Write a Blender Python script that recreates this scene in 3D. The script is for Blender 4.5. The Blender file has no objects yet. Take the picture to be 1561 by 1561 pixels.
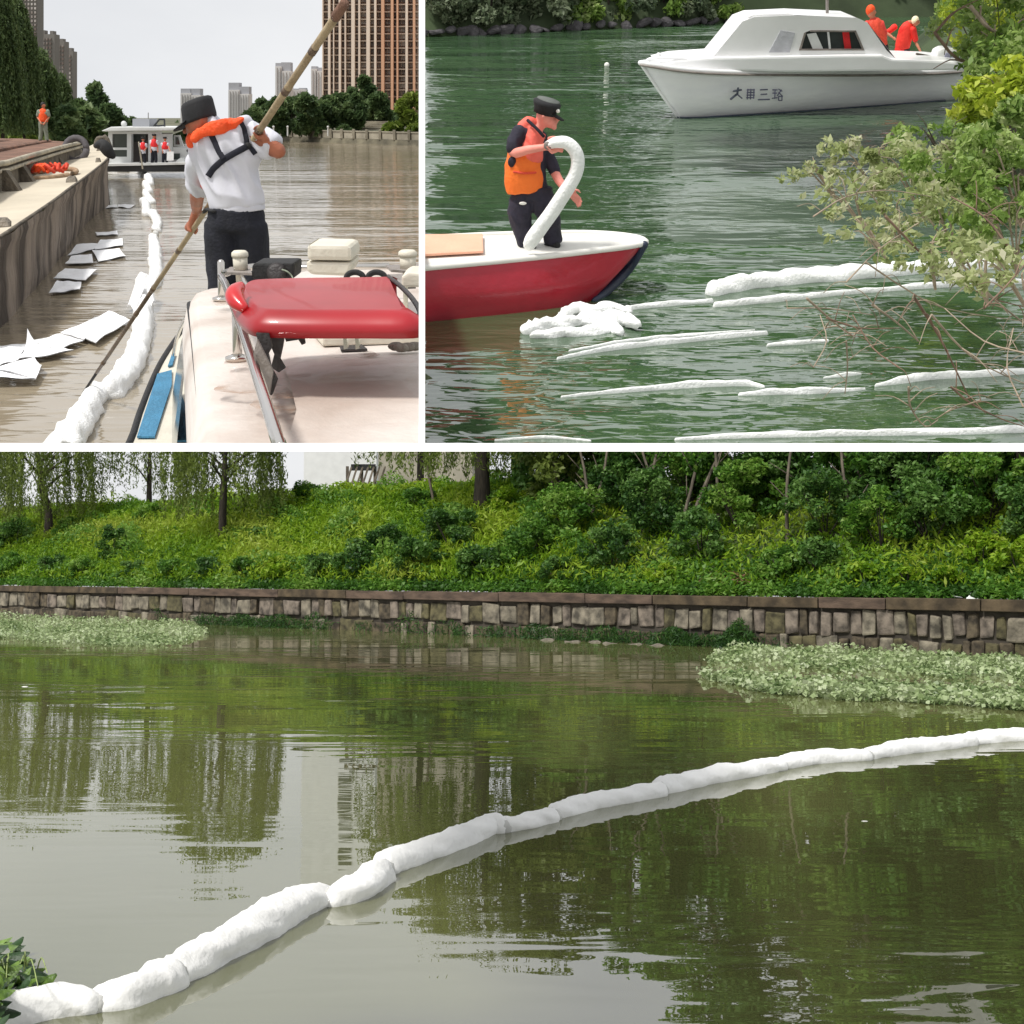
import bpy, bmesh, math, random
import numpy as np
from mathutils import Vector, Matrix, noise
from mathutils.bvhtree import BVHTree
random.seed(7); np.random.seed(7)
R = math.radians
SC = bpy.context.scene
COL = SC.collection
PI = math.pi

# ------------------------------------------------------------------ camera, sky, sun, exposure
F, CEN = 2000.0, 780.5                       # focal length and centre in photograph pixels
PITCH = math.atan((870 - CEN) / F)           # the river bank of the lower scene is level, seen from 3 m above its water
CAMZ = 3.0
cam_d = bpy.data.cameras.new('camera'); cam = bpy.data.objects.new('camera', cam_d); COL.objects.link(cam)
cam.location = (0, 0, CAMZ); cam.rotation_euler = (R(90) + PITCH, 0, 0)
cam_d.sensor_width = 36; cam_d.lens = 36 * F / 1561.0
cam_d.clip_start = 0.05; cam_d.clip_end = 3000
SC.camera = cam
SUN_EL, SUN_AZ = 50, 220                     # hazy sun to the left of the camera
w = bpy.data.worlds.new('World'); SC.world = w; w.use_nodes = True
nt = w.node_tree; nt.nodes.clear()
out = nt.nodes.new('ShaderNodeOutputWorld'); bg = nt.nodes.new('ShaderNodeBackground')
sky = nt.nodes.new('ShaderNodeTexSky'); sky.sky_type = 'NISHITA'; sky.sun_disc = False
sky.sun_elevation = R(SUN_EL); sky.sun_rotation = R(SUN_AZ); sky.dust_density = 4; sky.air_density = 1.0
tc = nt.nodes.new('ShaderNodeTexCoord'); mp = nt.nodes.new('ShaderNodeMapping'); mp.inputs['Scale'].default_value = (1, 1, 2.4)
nz = nt.nodes.new('ShaderNodeTexNoise'); nz.inputs['Scale'].default_value = 2.2; nz.inputs['Detail'].default_value = 7; nz.inputs['Roughness'].default_value = 0.5
cr = nt.nodes.new('ShaderNodeValToRGB')
cr.color_ramp.elements[0].position = 0.3; cr.color_ramp.elements[0].color = (7.3, 7.45, 7.7, 1)
cr.color_ramp.elements[1].position = 0.72; cr.color_ramp.elements[1].color = (9.8, 9.8, 9.8, 1)
mx = nt.nodes.new('ShaderNodeMix'); mx.data_type = 'RGBA'; mx.inputs[0].default_value = 0.93
L = nt.links.new
L(tc.outputs['Generated'], mp.inputs['Vector']); L(mp.outputs[0], nz.inputs['Vector']); L(nz.outputs[0], cr.inputs[0])
L(sky.outputs[0], mx.inputs[6]); L(cr.outputs[0], mx.inputs[7]); L(mx.outputs[2], bg.inputs['Color'])
bg.inputs['Strength'].default_value = 0.08; L(bg.outputs[0], out.inputs[0])
sd = bpy.data.lights.new('sun', 'SUN'); sd.energy = 2.6; sd.angle = R(8); sd.color = (1, .97, .92)
sun = bpy.data.objects.new('sun', sd); COL.objects.link(sun)
az = R(SUN_AZ); sv = Vector((math.sin(az) * math.cos(R(SUN_EL)), math.cos(az) * math.cos(R(SUN_EL)), math.sin(R(SUN_EL))))
sun.rotation_euler = sv.to_track_quat('Z', 'Y').to_euler(); sun.location = (0, 0, 60)
SC.view_settings.view_transform = 'Standard'; SC.view_settings.look = 'None'
SC.view_settings.exposure = 0.42; SC.view_settings.gamma = 1
SC.render.engine = 'CYCLES'; SC.cycles.max_bounces = 6; SC.cycles.transparent_max_bounces = 8

# ------------------------------------------------------------------ the three places: each has its own level, eye height and scale
RGT = Vector((1, 0, 0)); FWD = Vector((0, math.cos(PITCH), math.sin(PITCH))); UPV = Vector((0, -math.sin(PITCH), math.cos(PITCH)))
EYE = Vector((0, 0, CAMZ))
def wdir(px, py): return RGT * (px - CEN) / F + UPV * (CEN - py) / F + FWD
class Stage:
    def __init__(s, H, h, S):
        u = (UPV * F - FWD * (CEN - H)).normalized()
        s.R = Matrix((RGT, u.cross(RGT), u)).transposed(); s.RT = s.R.transposed()
        s.h, s.S = h, S
        s.M = Matrix.Translation(EYE) @ s.R.to_4x4() @ Matrix.Scale(S, 4) @ Matrix.Translation((0, 0, -h))
    def d(s, px, py): return s.RT @ wdir(px, py)
    def at(s, px, py, Y):
        d = s.d(px, py); k = Y / d.y; return Vector((d.x * k, Y, s.h + d.z * k))
    def on(s, px, py, z=0.0):
        d = s.d(px, py); k = (z - s.h) / d.z; return Vector((d.x * k, d.y * k, z))
    def ray(s, px, py): return Vector((0, 0, s.h)), s.d(px, py).normalized()
TL = Stage(172, 3.2, 0.10)      # wide river with the pole man
TR = Stage(-200, 4.4, 0.24)     # green river with the red boat
BO = Stage(870, 3.0, 1.0)       # quiet river with the stone wall
STAGE_OF = {}

# ------------------------------------------------------------------ materials
def mat(name, c, rough=.6, var=.15, scale=4, bump=.15, metal=0, c2=None, detail=6, stretch=(1, 1, 1), spec=.5, lo=.35, hi=.65, coat=0):
    m = bpy.data.materials.get(name)
    if m: return m
    m = bpy.data.materials.new(name); m.use_nodes = True; n = m.node_tree; b = n.nodes['Principled BSDF']
    tc = n.nodes.new('ShaderNodeTexCoord'); mp = n.nodes.new('ShaderNodeMapping'); mp.inputs['Scale'].default_value = stretch
    nz = n.nodes.new('ShaderNodeTexNoise'); nz.inputs['Scale'].default_value = scale; nz.inputs['Detail'].default_value = detail
    r = n.nodes.new('ShaderNodeValToRGB'); e = r.color_ramp.elements
    e[0].position, e[1].position = lo, hi
    e[0].color = (*[x * (1 - var) for x in c], 1); e[1].color = (*(c2 or [min(1, x * (1 + var)) for x in c]), 1)
    n.links.new(tc.outputs['Object'], mp.inputs[0]); n.links.new(mp.outputs[0], nz.inputs['Vector'])
    n.links.new(nz.outputs[0], r.inputs[0]); n.links.new(r.outputs[0], b.inputs['Base Color'])
    b.inputs['Roughness'].default_value = rough; b.inputs['Metallic'].default_value = metal
    b.inputs['Specular IOR Level'].default_value = spec; b.inputs['Coat Weight'].default_value = coat
    if bump:
        z2 = n.nodes.new('ShaderNodeTexNoise'); z2.inputs['Scale'].default_value = scale * 6; z2.inputs['Detail'].default_value = 5
        n.links.new(mp.outputs[0], z2.inputs['Vector'])
        bp = n.nodes.new('ShaderNodeBump'); bp.inputs['Strength'].default_value = bump; bp.inputs['Distance'].default_value = .02
        n.links.new(z2.outputs[0], bp.inputs['Height']); n.links.new(bp.outputs[0], b.inputs['Normal'])
    return m
def leafmat(name, cols, trans=.35, rough=.5):
    m = bpy.data.materials.new(name); m.use_nodes = True; n = m.node_tree; b = n.nodes['Principled BSDF']
    at = n.nodes.new('ShaderNodeAttribute'); at.attribute_name = 'tint'
    r = n.nodes.new('ShaderNodeValToRGB'); el = r.color_ramp.elements
    while len(el) < len(cols): el.new(.5)
    for i, c in enumerate(cols): el[i].position = i / (len(cols) - 1); el[i].color = (*c, 1)
    n.links.new(at.outputs['Fac'], r.inputs[0]); n.links.new(r.outputs[0], b.inputs['Base Color']); b.inputs['Roughness'].default_value = rough
    b.inputs['Specular IOR Level'].default_value = .35
    t = n.nodes.new('ShaderNodeBsdfTranslucent'); n.links.new(r.outputs[0], t.inputs[0])
    s = n.nodes.new('ShaderNodeMixShader'); s.inputs[0].default_value = trans
    n.links.new(b.outputs[0], s.inputs[1]); n.links.new(t.outputs[0], s.inputs[2]); n.links.new(s.outputs[0], n.nodes['Material Output'].inputs[0])
    return m
def watermat(name, c, c2, ior, layers, rough=.02, dist=1.0):
    """layers: (scale, x stretch, strength, detail) noise ripples added together as a height field"""
    m = bpy.data.materials.new(name); m.use_nodes = True; n = m.node_tree; b = n.nodes['Principled BSDF']
    tc = n.nodes.new('ShaderNodeTexCoord')
    z = n.nodes.new('ShaderNodeTexNoise'); z.inputs['Scale'].default_value = .15; n.links.new(tc.outputs['Object'], z.inputs['Vector'])
    r = n.nodes.new('ShaderNodeValToRGB'); r.color_ramp.elements[0].color = (*c, 1); r.color_ramp.elements[1].color = (*c2, 1)
    r.color_ramp.elements[0].position = .35; r.color_ramp.elements[1].position = .65
    n.links.new(z.outputs[0], r.inputs[0]); n.links.new(r.outputs[0], b.inputs['Base Color'])
    b.inputs['Roughness'].default_value = rough; b.inputs['IOR'].default_value = ior
    prev = None
    for sc, sx, st, det in layers:
        mp = n.nodes.new('ShaderNodeMapping'); mp.inputs['Scale'].default_value = (sx, 1, 1); mp.inputs['Rotation'].default_value = (0, 0, .12)
        k = n.nodes.new('ShaderNodeTexNoise'); k.inputs['Scale'].default_value = sc; k.inputs['Detail'].default_value = det; k.inputs['Distortion'].default_value = .3
        n.links.new(tc.outputs['Object'], mp.inputs[0]); n.links.new(mp.outputs[0], k.inputs['Vector'])
        q = n.nodes.new('ShaderNodeMath'); q.operation = 'MULTIPLY'; q.inputs[1].default_value = st
        if st < 0:   # patchy ripples: calm and ruffled areas
            q.inputs[1].default_value = -st
            pz = n.nodes.new('ShaderNodeTexNoise'); pz.inputs['Scale'].default_value = sc * .12; pz.inputs['Detail'].default_value = 2; n.links.new(mp.outputs[0], pz.inputs['Vector'])
            pr = n.nodes.new('ShaderNodeValToRGB'); pr.color_ramp.elements[0].position = .45; pr.color_ramp.elements[1].position = .62
            n.links.new(pz.outputs[0], pr.inputs[0])
            mm = n.nodes.new('ShaderNodeMath'); mm.operation = 'MULTIPLY'; n.links.new(k.outputs[0], mm.inputs[0]); n.links.new(pr.outputs[0], mm.inputs[1]); n.links.new(mm.outputs[0], q.inputs[0])
        else: n.links.new(k.outputs[0], q.inputs[0])
        if prev is None: prev = q
        else:
            a = n.nodes.new('ShaderNodeMath'); n.links.new(prev.outputs[0], a.inputs[0]); n.links.new(q.outputs[0], a.inputs[1]); prev = a
    bp = n.nodes.new('ShaderNodeBump'); bp.inputs['Distance'].default_value = dist; n.links.new(prev.outputs[0], bp.inputs['Height']); n.links.new(bp.outputs[0], b.inputs['Normal'])
    return m

ORD = 'first second third fourth fifth sixth seventh eighth ninth tenth eleventh twelfth thirteenth fourteenth fifteenth sixteenth seventeenth eighteenth nineteenth twentieth twenty-first twenty-second twenty-third twenty-fourth twenty-fifth twenty-sixth twenty-seventh twenty-eighth twenty-ninth thirtieth thirty-first thirty-second thirty-third thirty-fourth'.split()
# ------------------------------------------------------------------ geometry
def crm(P, n=4):
    """Catmull-Rom resample of a list of vectors (any size)"""
    P = [np.array(p, float) for p in P]
    if len(P) < 3 or n < 2: return P
    Q = [2 * P[0] - P[1]] + P + [2 * P[-1] - P[-2]]; o = []
    for i in range(1, len(Q) - 2):
        for k in range(n):
            t = k / n; a, b, c, d = Q[i - 1:i + 3]
            o.append(.5 * (2 * b + (c - a) * t + (2 * a - 5 * b + 4 * c - d) * t * t + (3 * b - a - 3 * c + d) * t ** 3))
    return o + [P[-1]]
class G:
    def __init__(s): s.v, s.f = [], []
    def add(s, V, Fs):
        k = len(s.v); s.v += [tuple(v) for v in V]; s.f += [tuple(i + k for i in f) for f in Fs]; return s
    def box(s, a, b, j=0):
        a, b = Vector(a), Vector(b); jr = lambda: random.uniform(-j, j) if j else 0
        V = [(x + jr(), y + jr(), z + jr()) for x in (a.x, b.x) for y in (a.y, b.y) for z in (a.z, b.z)]
        return s.add(V, [(0, 1, 3, 2), (4, 6, 7, 5), (0, 4, 5, 1), (2, 3, 7, 6), (0, 2, 6, 4), (1, 5, 7, 3)])
    def prism(s, P, d):
        """extrude a closed outline by the vector d"""
        n = len(P); P = [Vector(p) for p in P]; d = Vector(d)
        return s.add(P + [p + d for p in P], [tuple(range(n - 1, -1, -1)), tuple(range(n, 2 * n))] + [(i, (i + 1) % n, n + (i + 1) % n, n + i) for i in range(n)])
    def bar(s, a, b, r, n=8, r2=None): return s.tube([a, b], [r, r2 if r2 else r], n=n, sm=1)
    def tube(s, path, rad, n=10, sm=3, view=Vector((0, 1, 0)), cap=True, wob=0, seed=0, wfreq=4, dome=True):
        rad = [(r, r) if isinstance(r, (int, float)) else tuple(r) for r in rad]
        if len(rad) == 1: rad = rad * len(path)
        A = crm([[*p, *r] for p, r in zip(path, rad)], sm if len(path) > 2 else 1)
        P = [Vector(a[:3]) for a in A]; Rr = [(max(1e-4, a[3]), max(1e-4, a[4])) for a in A]
        if dome:
            t0 = (P[0] - P[1]).normalized(); t1 = (P[-1] - P[-2]).normalized()
            r0 = sum(Rr[0]) / 2; r1 = sum(Rr[-1]) / 2
            pre = [(P[0] + t0 * r0 * .75, .3), (P[0] + t0 * r0 * .45, .75)]; post = [(P[-1] + t1 * r1 * .45, .75), (P[-1] + t1 * r1 * .75, .3)]
            R0, R1 = Rr[0], Rr[-1]
            P = [p for p, _ in pre] + P + [p for p, _ in post]
            Rr = [(R0[0] * k, R0[1] * k) for _, k in pre] + Rr + [(R1[0] * k, R1[1] * k) for _, k in post]
        V = []; view = Vector(view)
        for i, p in enumerate(P):
            t = (P[min(i + 1, len(P) - 1)] - P[max(i - 1, 0)]).normalized()
            sd = t.cross(view)
            if sd.length < .1: sd = t.cross(Vector((1, 0, 0)))
            sd.normalize(); dp = sd.cross(t).normalized()
            for k in range(n):
                a = 2 * PI * k / n; q = 1
                if wob: q = 1 + wob * noise.noise(Vector((p.x, p.y, p.z)) * wfreq + Vector((math.cos(a), math.sin(a), seed)) * 1.3) + .38 * wob * noise.noise(Vector((p.x, p.y, p.z)) * wfreq * 3.4 + Vector((math.cos(a), math.sin(a), seed)) * 2.6)
                V.append(p + sd * (math.cos(a) * Rr[i][0] * q) + dp * (math.sin(a) * Rr[i][1] * q))
        m = len(P); Fs = [(i * n + k, i * n + (k + 1) % n, (i + 1) * n + (k + 1) % n, (i + 1) * n + k) for i in range(m - 1) for k in range(n)]
        if cap: Fs += [tuple(range(n - 1, -1, -1)), tuple(range((m - 1) * n, m * n))]
        return s.add(V, Fs)
    def ball(s, c, r, n=12, m=8, sq=(1, 1, 1), rot=None):
        c = Vector(c); V = []; Fs = []
        for i in range(m + 1):
            th = PI * i / m
            for k in range(n):
                a = 2 * PI * k / n; v = Vector((math.sin(th) * math.cos(a) * sq[0], math.sin(th) * math.sin(a) * sq[1], math.cos(th) * sq[2])) * r
                if rot: v = rot @ v
                V.append(c + v)
        Fs = [(i * n + k, (i + 1) * n + k, (i + 1) * n + (k + 1) % n, i * n + (k + 1) % n) for i in range(m) for k in range(n)]
        return s.add(V, Fs)
    def lathe(s, c, prof, n=16, axis=Vector((0, 0, 1))):
        """prof: (radius, distance along axis) pairs"""
        c = Vector(c); q = Vector((0, 0, 1)).rotation_difference(Vector(axis).normalized()); V = []
        for r, z in prof:
            for k in range(n):
                a = 2 * PI * k / n; V.append(c + q @ Vector((r * math.cos(a), r * math.sin(a), z)))
        m = len(prof)
        return s.add(V, [(i * n + k, i * n + (k + 1) % n, (i + 1) * n + (k + 1) % n, (i + 1) * n + k) for i in range(m - 1) for k in range(n)] + [tuple(range(n - 1, -1, -1)), tuple(range((m - 1) * n, m * n))])
    def strips(s, rows):
        """a sheet through equal-length rows of points"""
        n = len(rows[0]); V = [p for r in rows for p in r]
        return s.add(V, [(i * n + k, i * n + k + 1, (i + 1) * n + k + 1, (i + 1) * n + k) for i in range(len(rows) - 1) for k in range(n - 1)])
ROOT = {}
def props(o, label=None, cat=None, group=None, kind=None):
    if label: o['label'] = label
    if cat: o['category'] = cat
    if group: o['group'] = group
    if kind: o['kind'] = kind
def thing(st, name, base, label, cat, group=None):
    o = bpy.data.objects.new(name, None); COL.objects.link(o); o.empty_display_size = .1
    base = Vector(base); o.matrix_world = st.M @ Matrix.Translation(base)
    ROOT[o.name] = (st, base); props(o, label, cat, group); return o
def mesh_of(g, name, m=None, smooth=False):
    me = bpy.data.meshes.new(name); me.from_pydata([tuple(v) for v in g.v], [], g.f); me.update()
    if m: me.materials.append(m)
    if smooth: me.polygons.foreach_set('use_smooth', [True] * len(me.polygons))
    return me
def link(st, name, me, parent=None, label=None, cat=None, group=None, kind=None, fix=True):
    """me holds stage coordinates; the object's origin becomes its thing's base"""
    o = bpy.data.objects.new(name, me); COL.objects.link(o)
    if parent is None:
        n = len(me.vertices); co = np.empty(n * 3, 'f'); me.vertices.foreach_get('co', co); co = co.reshape(-1, 3)
        base = Vector(((co[:, 0].min() + co[:, 0].max()) / 2, (co[:, 1].min() + co[:, 1].max()) / 2, co[:, 2].min())) if kind != 'structure' else Vector((0, 0, 0))
        o.matrix_world = st.M @ Matrix.Translation(base)
    else:
        base = ROOT[parent.name][1]; o.parent = parent
    ROOT[o.name] = (st, base)
    me.transform(Matrix.Translation(-base))
    if fix and len(me.vertices) < 60000:
        bm = bmesh.new(); bm.from_mesh(me); bmesh.ops.recalc_face_normals(bm, faces=bm.faces); bm.to_mesh(me); bm.free()
    props(o, label, cat, group, kind); return o
def part(st, name, g, m, parent=None, smooth=False, label=None, cat=None, group=None, kind=None, bevel=0):
    me = mesh_of(g, name, m, smooth)
    if bevel:
        bm = bmesh.new(); bm.from_mesh(me); bmesh.ops.remove_doubles(bm, verts=bm.verts, dist=1e-5); bmesh.ops.recalc_face_normals(bm, faces=bm.faces)
        bmesh.ops.bevel(bm, geom=[e for e in bm.edges if len(e.link_faces) == 2 and e.calc_face_angle(0) > .5], offset=bevel, segments=2, affect='EDGES', profile=.6)
        bm.to_mesh(me); bm.free()
    return link(st, name, me, parent, label, cat, group, kind)
def fuse(gs, voxel, name, m, smoothit=2, wrinkle=0, wf=6, sub=False):
    """closed tubes fused into ONE continuous surface"""
    me = mesh_of(gs, name, m); ob = bpy.data.objects.new('fuse_tmp', me); COL.objects.link(ob)
    md = ob.modifiers.new('r', 'REMESH'); md.mode = 'VOXEL'; md.voxel_size = voxel; md.use_smooth_shade = True
    if smoothit: sm = ob.modifiers.new('s', 'SMOOTH'); sm.factor = .6; sm.iterations = smoothit
    dg = bpy.context.evaluated_depsgraph_get(); me2 = bpy.data.meshes.new_from_object(ob.evaluated_get(dg))
    bpy.data.objects.remove(ob); me2.name = name
    me2.materials.clear(); me2.materials.append(m)
    if wrinkle:
        me2.update()
        nn = [v.normal.copy() for v in me2.vertices]
        for v, q in zip(me2.vertices, nn):
            p = v.co * wf; w = noise.noise(Vector((p.x * 1.6 + p.z * .7, p.y, p.z * .55 - p.x * .3)))
            v.co += q * wrinkle * (1 - 2.2 * abs(w))
    me2.polygons.foreach_set('use_smooth', [True] * len(me2.polygons))
    return me2
# leaves as real little faces
def leaves(P, size, m, name, aspect=.5, up=.5, hang=0, tint=None, jit=.4, fold=True):
    P = np.asarray(P, float); n = len(P)
    nrm = np.random.normal(size=(n, 3)); nrm[:, 2] += up * 2; nrm /= np.linalg.norm(nrm, axis=1)[:, None]
    t = np.random.normal(size=(n, 3)); t[:, 2] -= hang * 4
    t -= (t * nrm).sum(1)[:, None] * nrm; t /= np.linalg.norm(t, axis=1)[:, None] + 1e-9
    b = np.cross(nrm, t); s = (size * (1 + np.random.uniform(-jit, jit, n)))[:, None]
    t = t * s; b = b * s * aspect
    V = np.empty((n, 4, 3)); V[:, 0] = P - t * .5; V[:, 1] = P + b * .5 + t * .05; V[:, 2] = P + t * .5; V[:, 3] = P - b * .5 + t * .05
    if fold: V[:, [1, 3]] += (nrm * s * .12)[:, None, :]
    me = bpy.data.meshes.new(name); me.vertices.add(4 * n); me.loops.add(4 * n); me.polygons.add(n)
    me.vertices.foreach_set('co', V.reshape(-1).astype('f')); me.loops.foreach_set('vertex_index', np.arange(4 * n, dtype='i'))
    me.polygons.foreach_set('loop_start', np.arange(0, 4 * n, 4, dtype='i')); me.polygons.foreach_set('loop_total', np.full(n, 4, 'i'))
    a = me.attributes.new('tint', 'FLOAT', 'POINT')
    if tint is None: tint = np.random.beta(2, 2, n)
    a.data.foreach_set('value', np.repeat(np.clip(tint, 0, 1), 4).astype('f')); me.update(); me.materials.append(m); return me
def clumps(c, r, n, k, sq=(1, 1, 1), cr=.35, low=-.6):
    """n points gathered in k clumps spread through an ellipsoid; returns points and a tint that differs by clump"""
    c = np.array(c, float); D = np.random.normal(size=(k, 3)); D /= np.linalg.norm(D, axis=1)[:, None]
    D[:, 2] = np.where(D[:, 2] < low, -D[:, 2], D[:, 2])
    Cc = D * (np.random.uniform(.35, 1, k) ** .5)[:, None] * r * np.array(sq)
    ct = np.random.uniform(.15, .85, k); idx = np.random.randint(0, k, n)
    q = np.random.normal(size=(n, 3)); q /= np.linalg.norm(q, axis=1)[:, None]
    rr = cr * r * np.random.uniform(.5, 1.3, k)[idx]
    P = c + Cc[idx] + q * (rr * np.random.uniform(.2, 1, n) ** .5)[:, None] * np.array([1, 1, .8])
    return P, np.clip(ct[idx] + np.random.normal(0, .16, n), 0, 1)
def boughs(g, base, top, r, k=6, spread=1.0, tw=.3):
    """tapered trunk with limbs"""
    base, top = Vector(base), Vector(top); H = (top - base).length
    mid = base.lerp(top, .5) + Vector((random.uniform(-.04, .04) * H, 0, 0))
    g.tube([base, base.lerp(mid, .5), mid, top], [r * 1.25, r, r * .8, r * .3], n=9)
    for i in range(k):
        t = random.uniform(.35, .9); p = base.lerp(top, t); a = random.uniform(0, 2 * PI); l = spread * random.uniform(.5, 1)
        e = p + Vector((math.cos(a) * l, math.sin(a) * l, l * random.uniform(.4, 1)))
        g.tube([p, p.lerp(e, .5) + Vector((0, 0, -.08 * l)), e], [r * .45, r * .3, r * .1], n=6)
def pxpoly(st, pts, Y, depth): return G().prism([st.at(x, y, Y) for x, y in pts], (0, depth, 0))
def pxbox(st, x0, y0, x1, y1, Y, depth): return pxpoly(st, [(x0, y1), (x1, y1), (x1, y0), (x0, y0)], Y, depth)
# ================================================================== thin white bars close to the eye, added as borders between the three views
M_white = mat('white_paint', (.93, .93, .93), .5, .02, 3, .03)
def wpt(px, py, k): return EYE + wdir(px, py) * k          # a point k metres out
def wedge_plate(px0, py0, px1, py1, k0, k1, name, thick, slant=False):
    """plate whose top or left face runs away from the eye; constant thickness"""
    a, b, c, d = wpt(px0, py0, k0), wpt(px1, py1, k0), wpt(px1, py1, k1), wpt(px0, py0, k1)
    if slant: q = [wpt(px0, py0 + 12.6, k0 - .004), wpt(px1, py1 + 12.6, k0 - .004), c + thick, d + thick]
    else: q = [p + thick for p in (a, b, c, d)]
    g = G(); g.add([a, b, c, d] + q, [(0, 1, 2, 3), (7, 6, 5, 4), (0, 4, 5, 1), (1, 5, 6, 2), (2, 6, 7, 3), (3, 7, 4, 0)])
    me = mesh_of(g, name, M_white); o = bpy.data.objects.new(name, me); COL.objects.link(o); ROOT[o.name] = (BO, Vector())
    bm = bmesh.new(); bm.from_mesh(me); bmesh.ops.recalc_face_normals(bm, faces=bm.faces); bm.to_mesh(me); bm.free()
    props(o, kind='structure'); return o
wedge_plate(-60, 675.6, 1621, 675.6, .29, .33, 'border_bar_low', Vector((0, 0, -12.6 * .29 / F)), True)
wedge_plate(638.4, -70, 638.4, 675.9, .29, .32, 'border_bar_upright', Vector((9.6 * .29 / F, 0, 0)))

# ================================================================== BOTTOM: quiet river, stone wall, willows
M_watB = watermat('river_water_still', (.1, .108, .038), (.125, .128, .05), 3.1,
                  [(.45, .25, .006, 2), (1.4, .26, -.024, 2), (3.5, .35, .0012, 1)], rough=.0)
g = G(); g.add([(-260, -10, 0), (260, -10, 0), (260, 420, 0), (-260, 420, 0)], [(0, 1, 2, 3)])
part(BO, 'water', g, M_watB, kind='structure')
WA, WB = BO.on(0, 937), BO.on(1561, 1005); WD = (WB - WA).normalized(); WN = Vector((-WD.y, WD.x, 0))   # WN points away, into the bank
def wallat(px, z=0, off=0):
    """point on the wall line seen at column px, off metres behind the face"""
    d = BO.d(px, 950); A = WA + WN * off
    k = (A.x * WD.y - A.y * WD.x) / (d.x * WD.y - d.y * WD.x); return Vector((d.x * k, d.y * k, z))
def along(px): return (wallat(px) - WA).dot(WD)
CAPZ = 2.0
def gz(s): return CAPZ - .15 + (.5 * s if s < 11 else 5.5 + .05 * (s - 11))      # bank height s metres behind the face
T0, T1 = along(-160), along(1720)
M_soil = mat('bank_soil', (.045, .07, .015), .95, .4, 1.5, .5)
rows = []
for s in np.concatenate([np.arange(.3, 13, .8), [16, 24, 40, 80]]):
    rows.append([WA + WD * t + WN * float(s) + Vector((0, 0, gz(float(s)) + .12 * noise.noise(Vector((t * .5, s * .5, 0))))) for t in np.linspace(T0 - 30, T1 + 20, 60)])
part(BO, 'ground', G().strips(rows), M_soil, kind='structure', smooth=True)
# wall: dark core, each stone, each coping slab
M_core = mat('wall_mortar', (.05, .042, .032), .95, .3, 2, .5)
M_stone = [mat('stone_grey', (.16, .14, .105), .9, .65, 2.2, 1), mat('stone_pink', (.14, .115, .092), .9, .65, 2.5, 1), mat('stone_dark', (.07, .055, .035), .92, .65, 3, 1), mat('stone_mossy', (.08, .07, .035), .95, .6, 3, 1)]
M_cop = [mat('coping_brown', (.085, .057, .04), .9, .45, 1.2, .7, stretch=(1, 1, 3)), mat('coping_moss', (.07, .05, .028), .92, .5, 1.6, .7)]
wl = thing(BO, 'stone_wall', wallat(780), 'low river wall of rough grey and pinkish stones under a mossy brown coping', 'wall')
def wallbox(g, t0, t1, z0, z1, s0, s1, j=.02):
    P = []
    for t in (t0, t1):
        for s in (s0, s1):
            for z in (z0, z1): P.append(WA + WD * (t + random.uniform(-j, j)) + WN * (s + random.uniform(-j, j) * .8) + Vector((0, 0, z + random.uniform(-j, j))))
    return g.add(P, [(0, 1, 3, 2), (4, 6, 7, 5), (0, 4, 5, 1), (2, 3, 7, 6), (0, 2, 6, 4), (1, 5, 7, 3)])
part(BO, 'wall_core', wallbox(G(), T0, T1, -.6, 1.7, .16, .7, 0), M_core, wl)
for course, (z0, z1) in enumerate(((.62, 1.56), (-.3, .58))):
    px = -150.0
    while px < 1700:
        wd = random.choice([9, 11, 13, 15, 18, 21]) * (1 + .55 * px / 1561) * (1.1 if course else 1)
        t0, t1 = along(px), along(px + wd)
        rec = random.uniform(-.03, .06)
        g = wallbox(G(), t0 + .03, t1 - .03, z0 + random.uniform(-.05, .1), z1 - random.uniform(0, .16), rec, .3, .07)
        q = random.random(); k = (0 if q < .42 else 1 if q < .68 else 2 if q < .88 else 3) if course == 0 else random.choice([2, 3, 0, 2])
        part(BO, 'stone', g, M_stone[k], wl, bevel=.07); px += wd
px = -150.0
while px < 1700:
    wd = random.uniform(80, 150)
    t0, t1 = along(px), along(px + wd); part(BO, 'coping_slab', wallbox(G(), t0 + .02, t1 - .02, 1.6, CAPZ + random.uniform(-.02, .03), -.13, .75, .015), random.choice(M_cop), wl, bevel=.03); px += wd

# leaf colours
LM_grass = leafmat('weed_yellow_green', [(.07, .17, .01), (.17, .32, .014), (.28, .42, .025), (.36, .44, .06)], .45)
LM_dark = leafmat('leaf_dark', [(.022, .065, .014), (.05, .13, .022), (.1, .21, .035), (.2, .34, .1)], .4)
LM_mid = leafmat('leaf_mid', [(.04, .11, .015), (.08, .2, .025), (.15, .3, .035), (.25, .38, .08)], .42)
LM_willow = leafmat('leaf_willow', [(.07, .1, .02), (.12, .17, .03), (.18, .24, .045), (.26, .32, .09)], .45)
LM_dry = leafmat('leaf_dry', [(.12, .06, .025), (.2, .1, .05), (.25, .17, .09)], .3)
LM_lily = leafmat('leaf_floating', [(.08, .14, .04), (.24, .32, .13), (.38, .46, .24), (.5, .56, .36)], .25, .4)
M_bark = mat('bark_dark', (.035, .028, .02), .95, .4, 3, .8, stretch=(3, 3, .6))
M_bark2 = mat('bark_grey', (.12, .1, .075), .95, .4, 3, .8, stretch=(3, 3, .6))
def bankpt(px, s): p = wallat(px, 0, s); p.z = gz(s); return p
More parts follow.
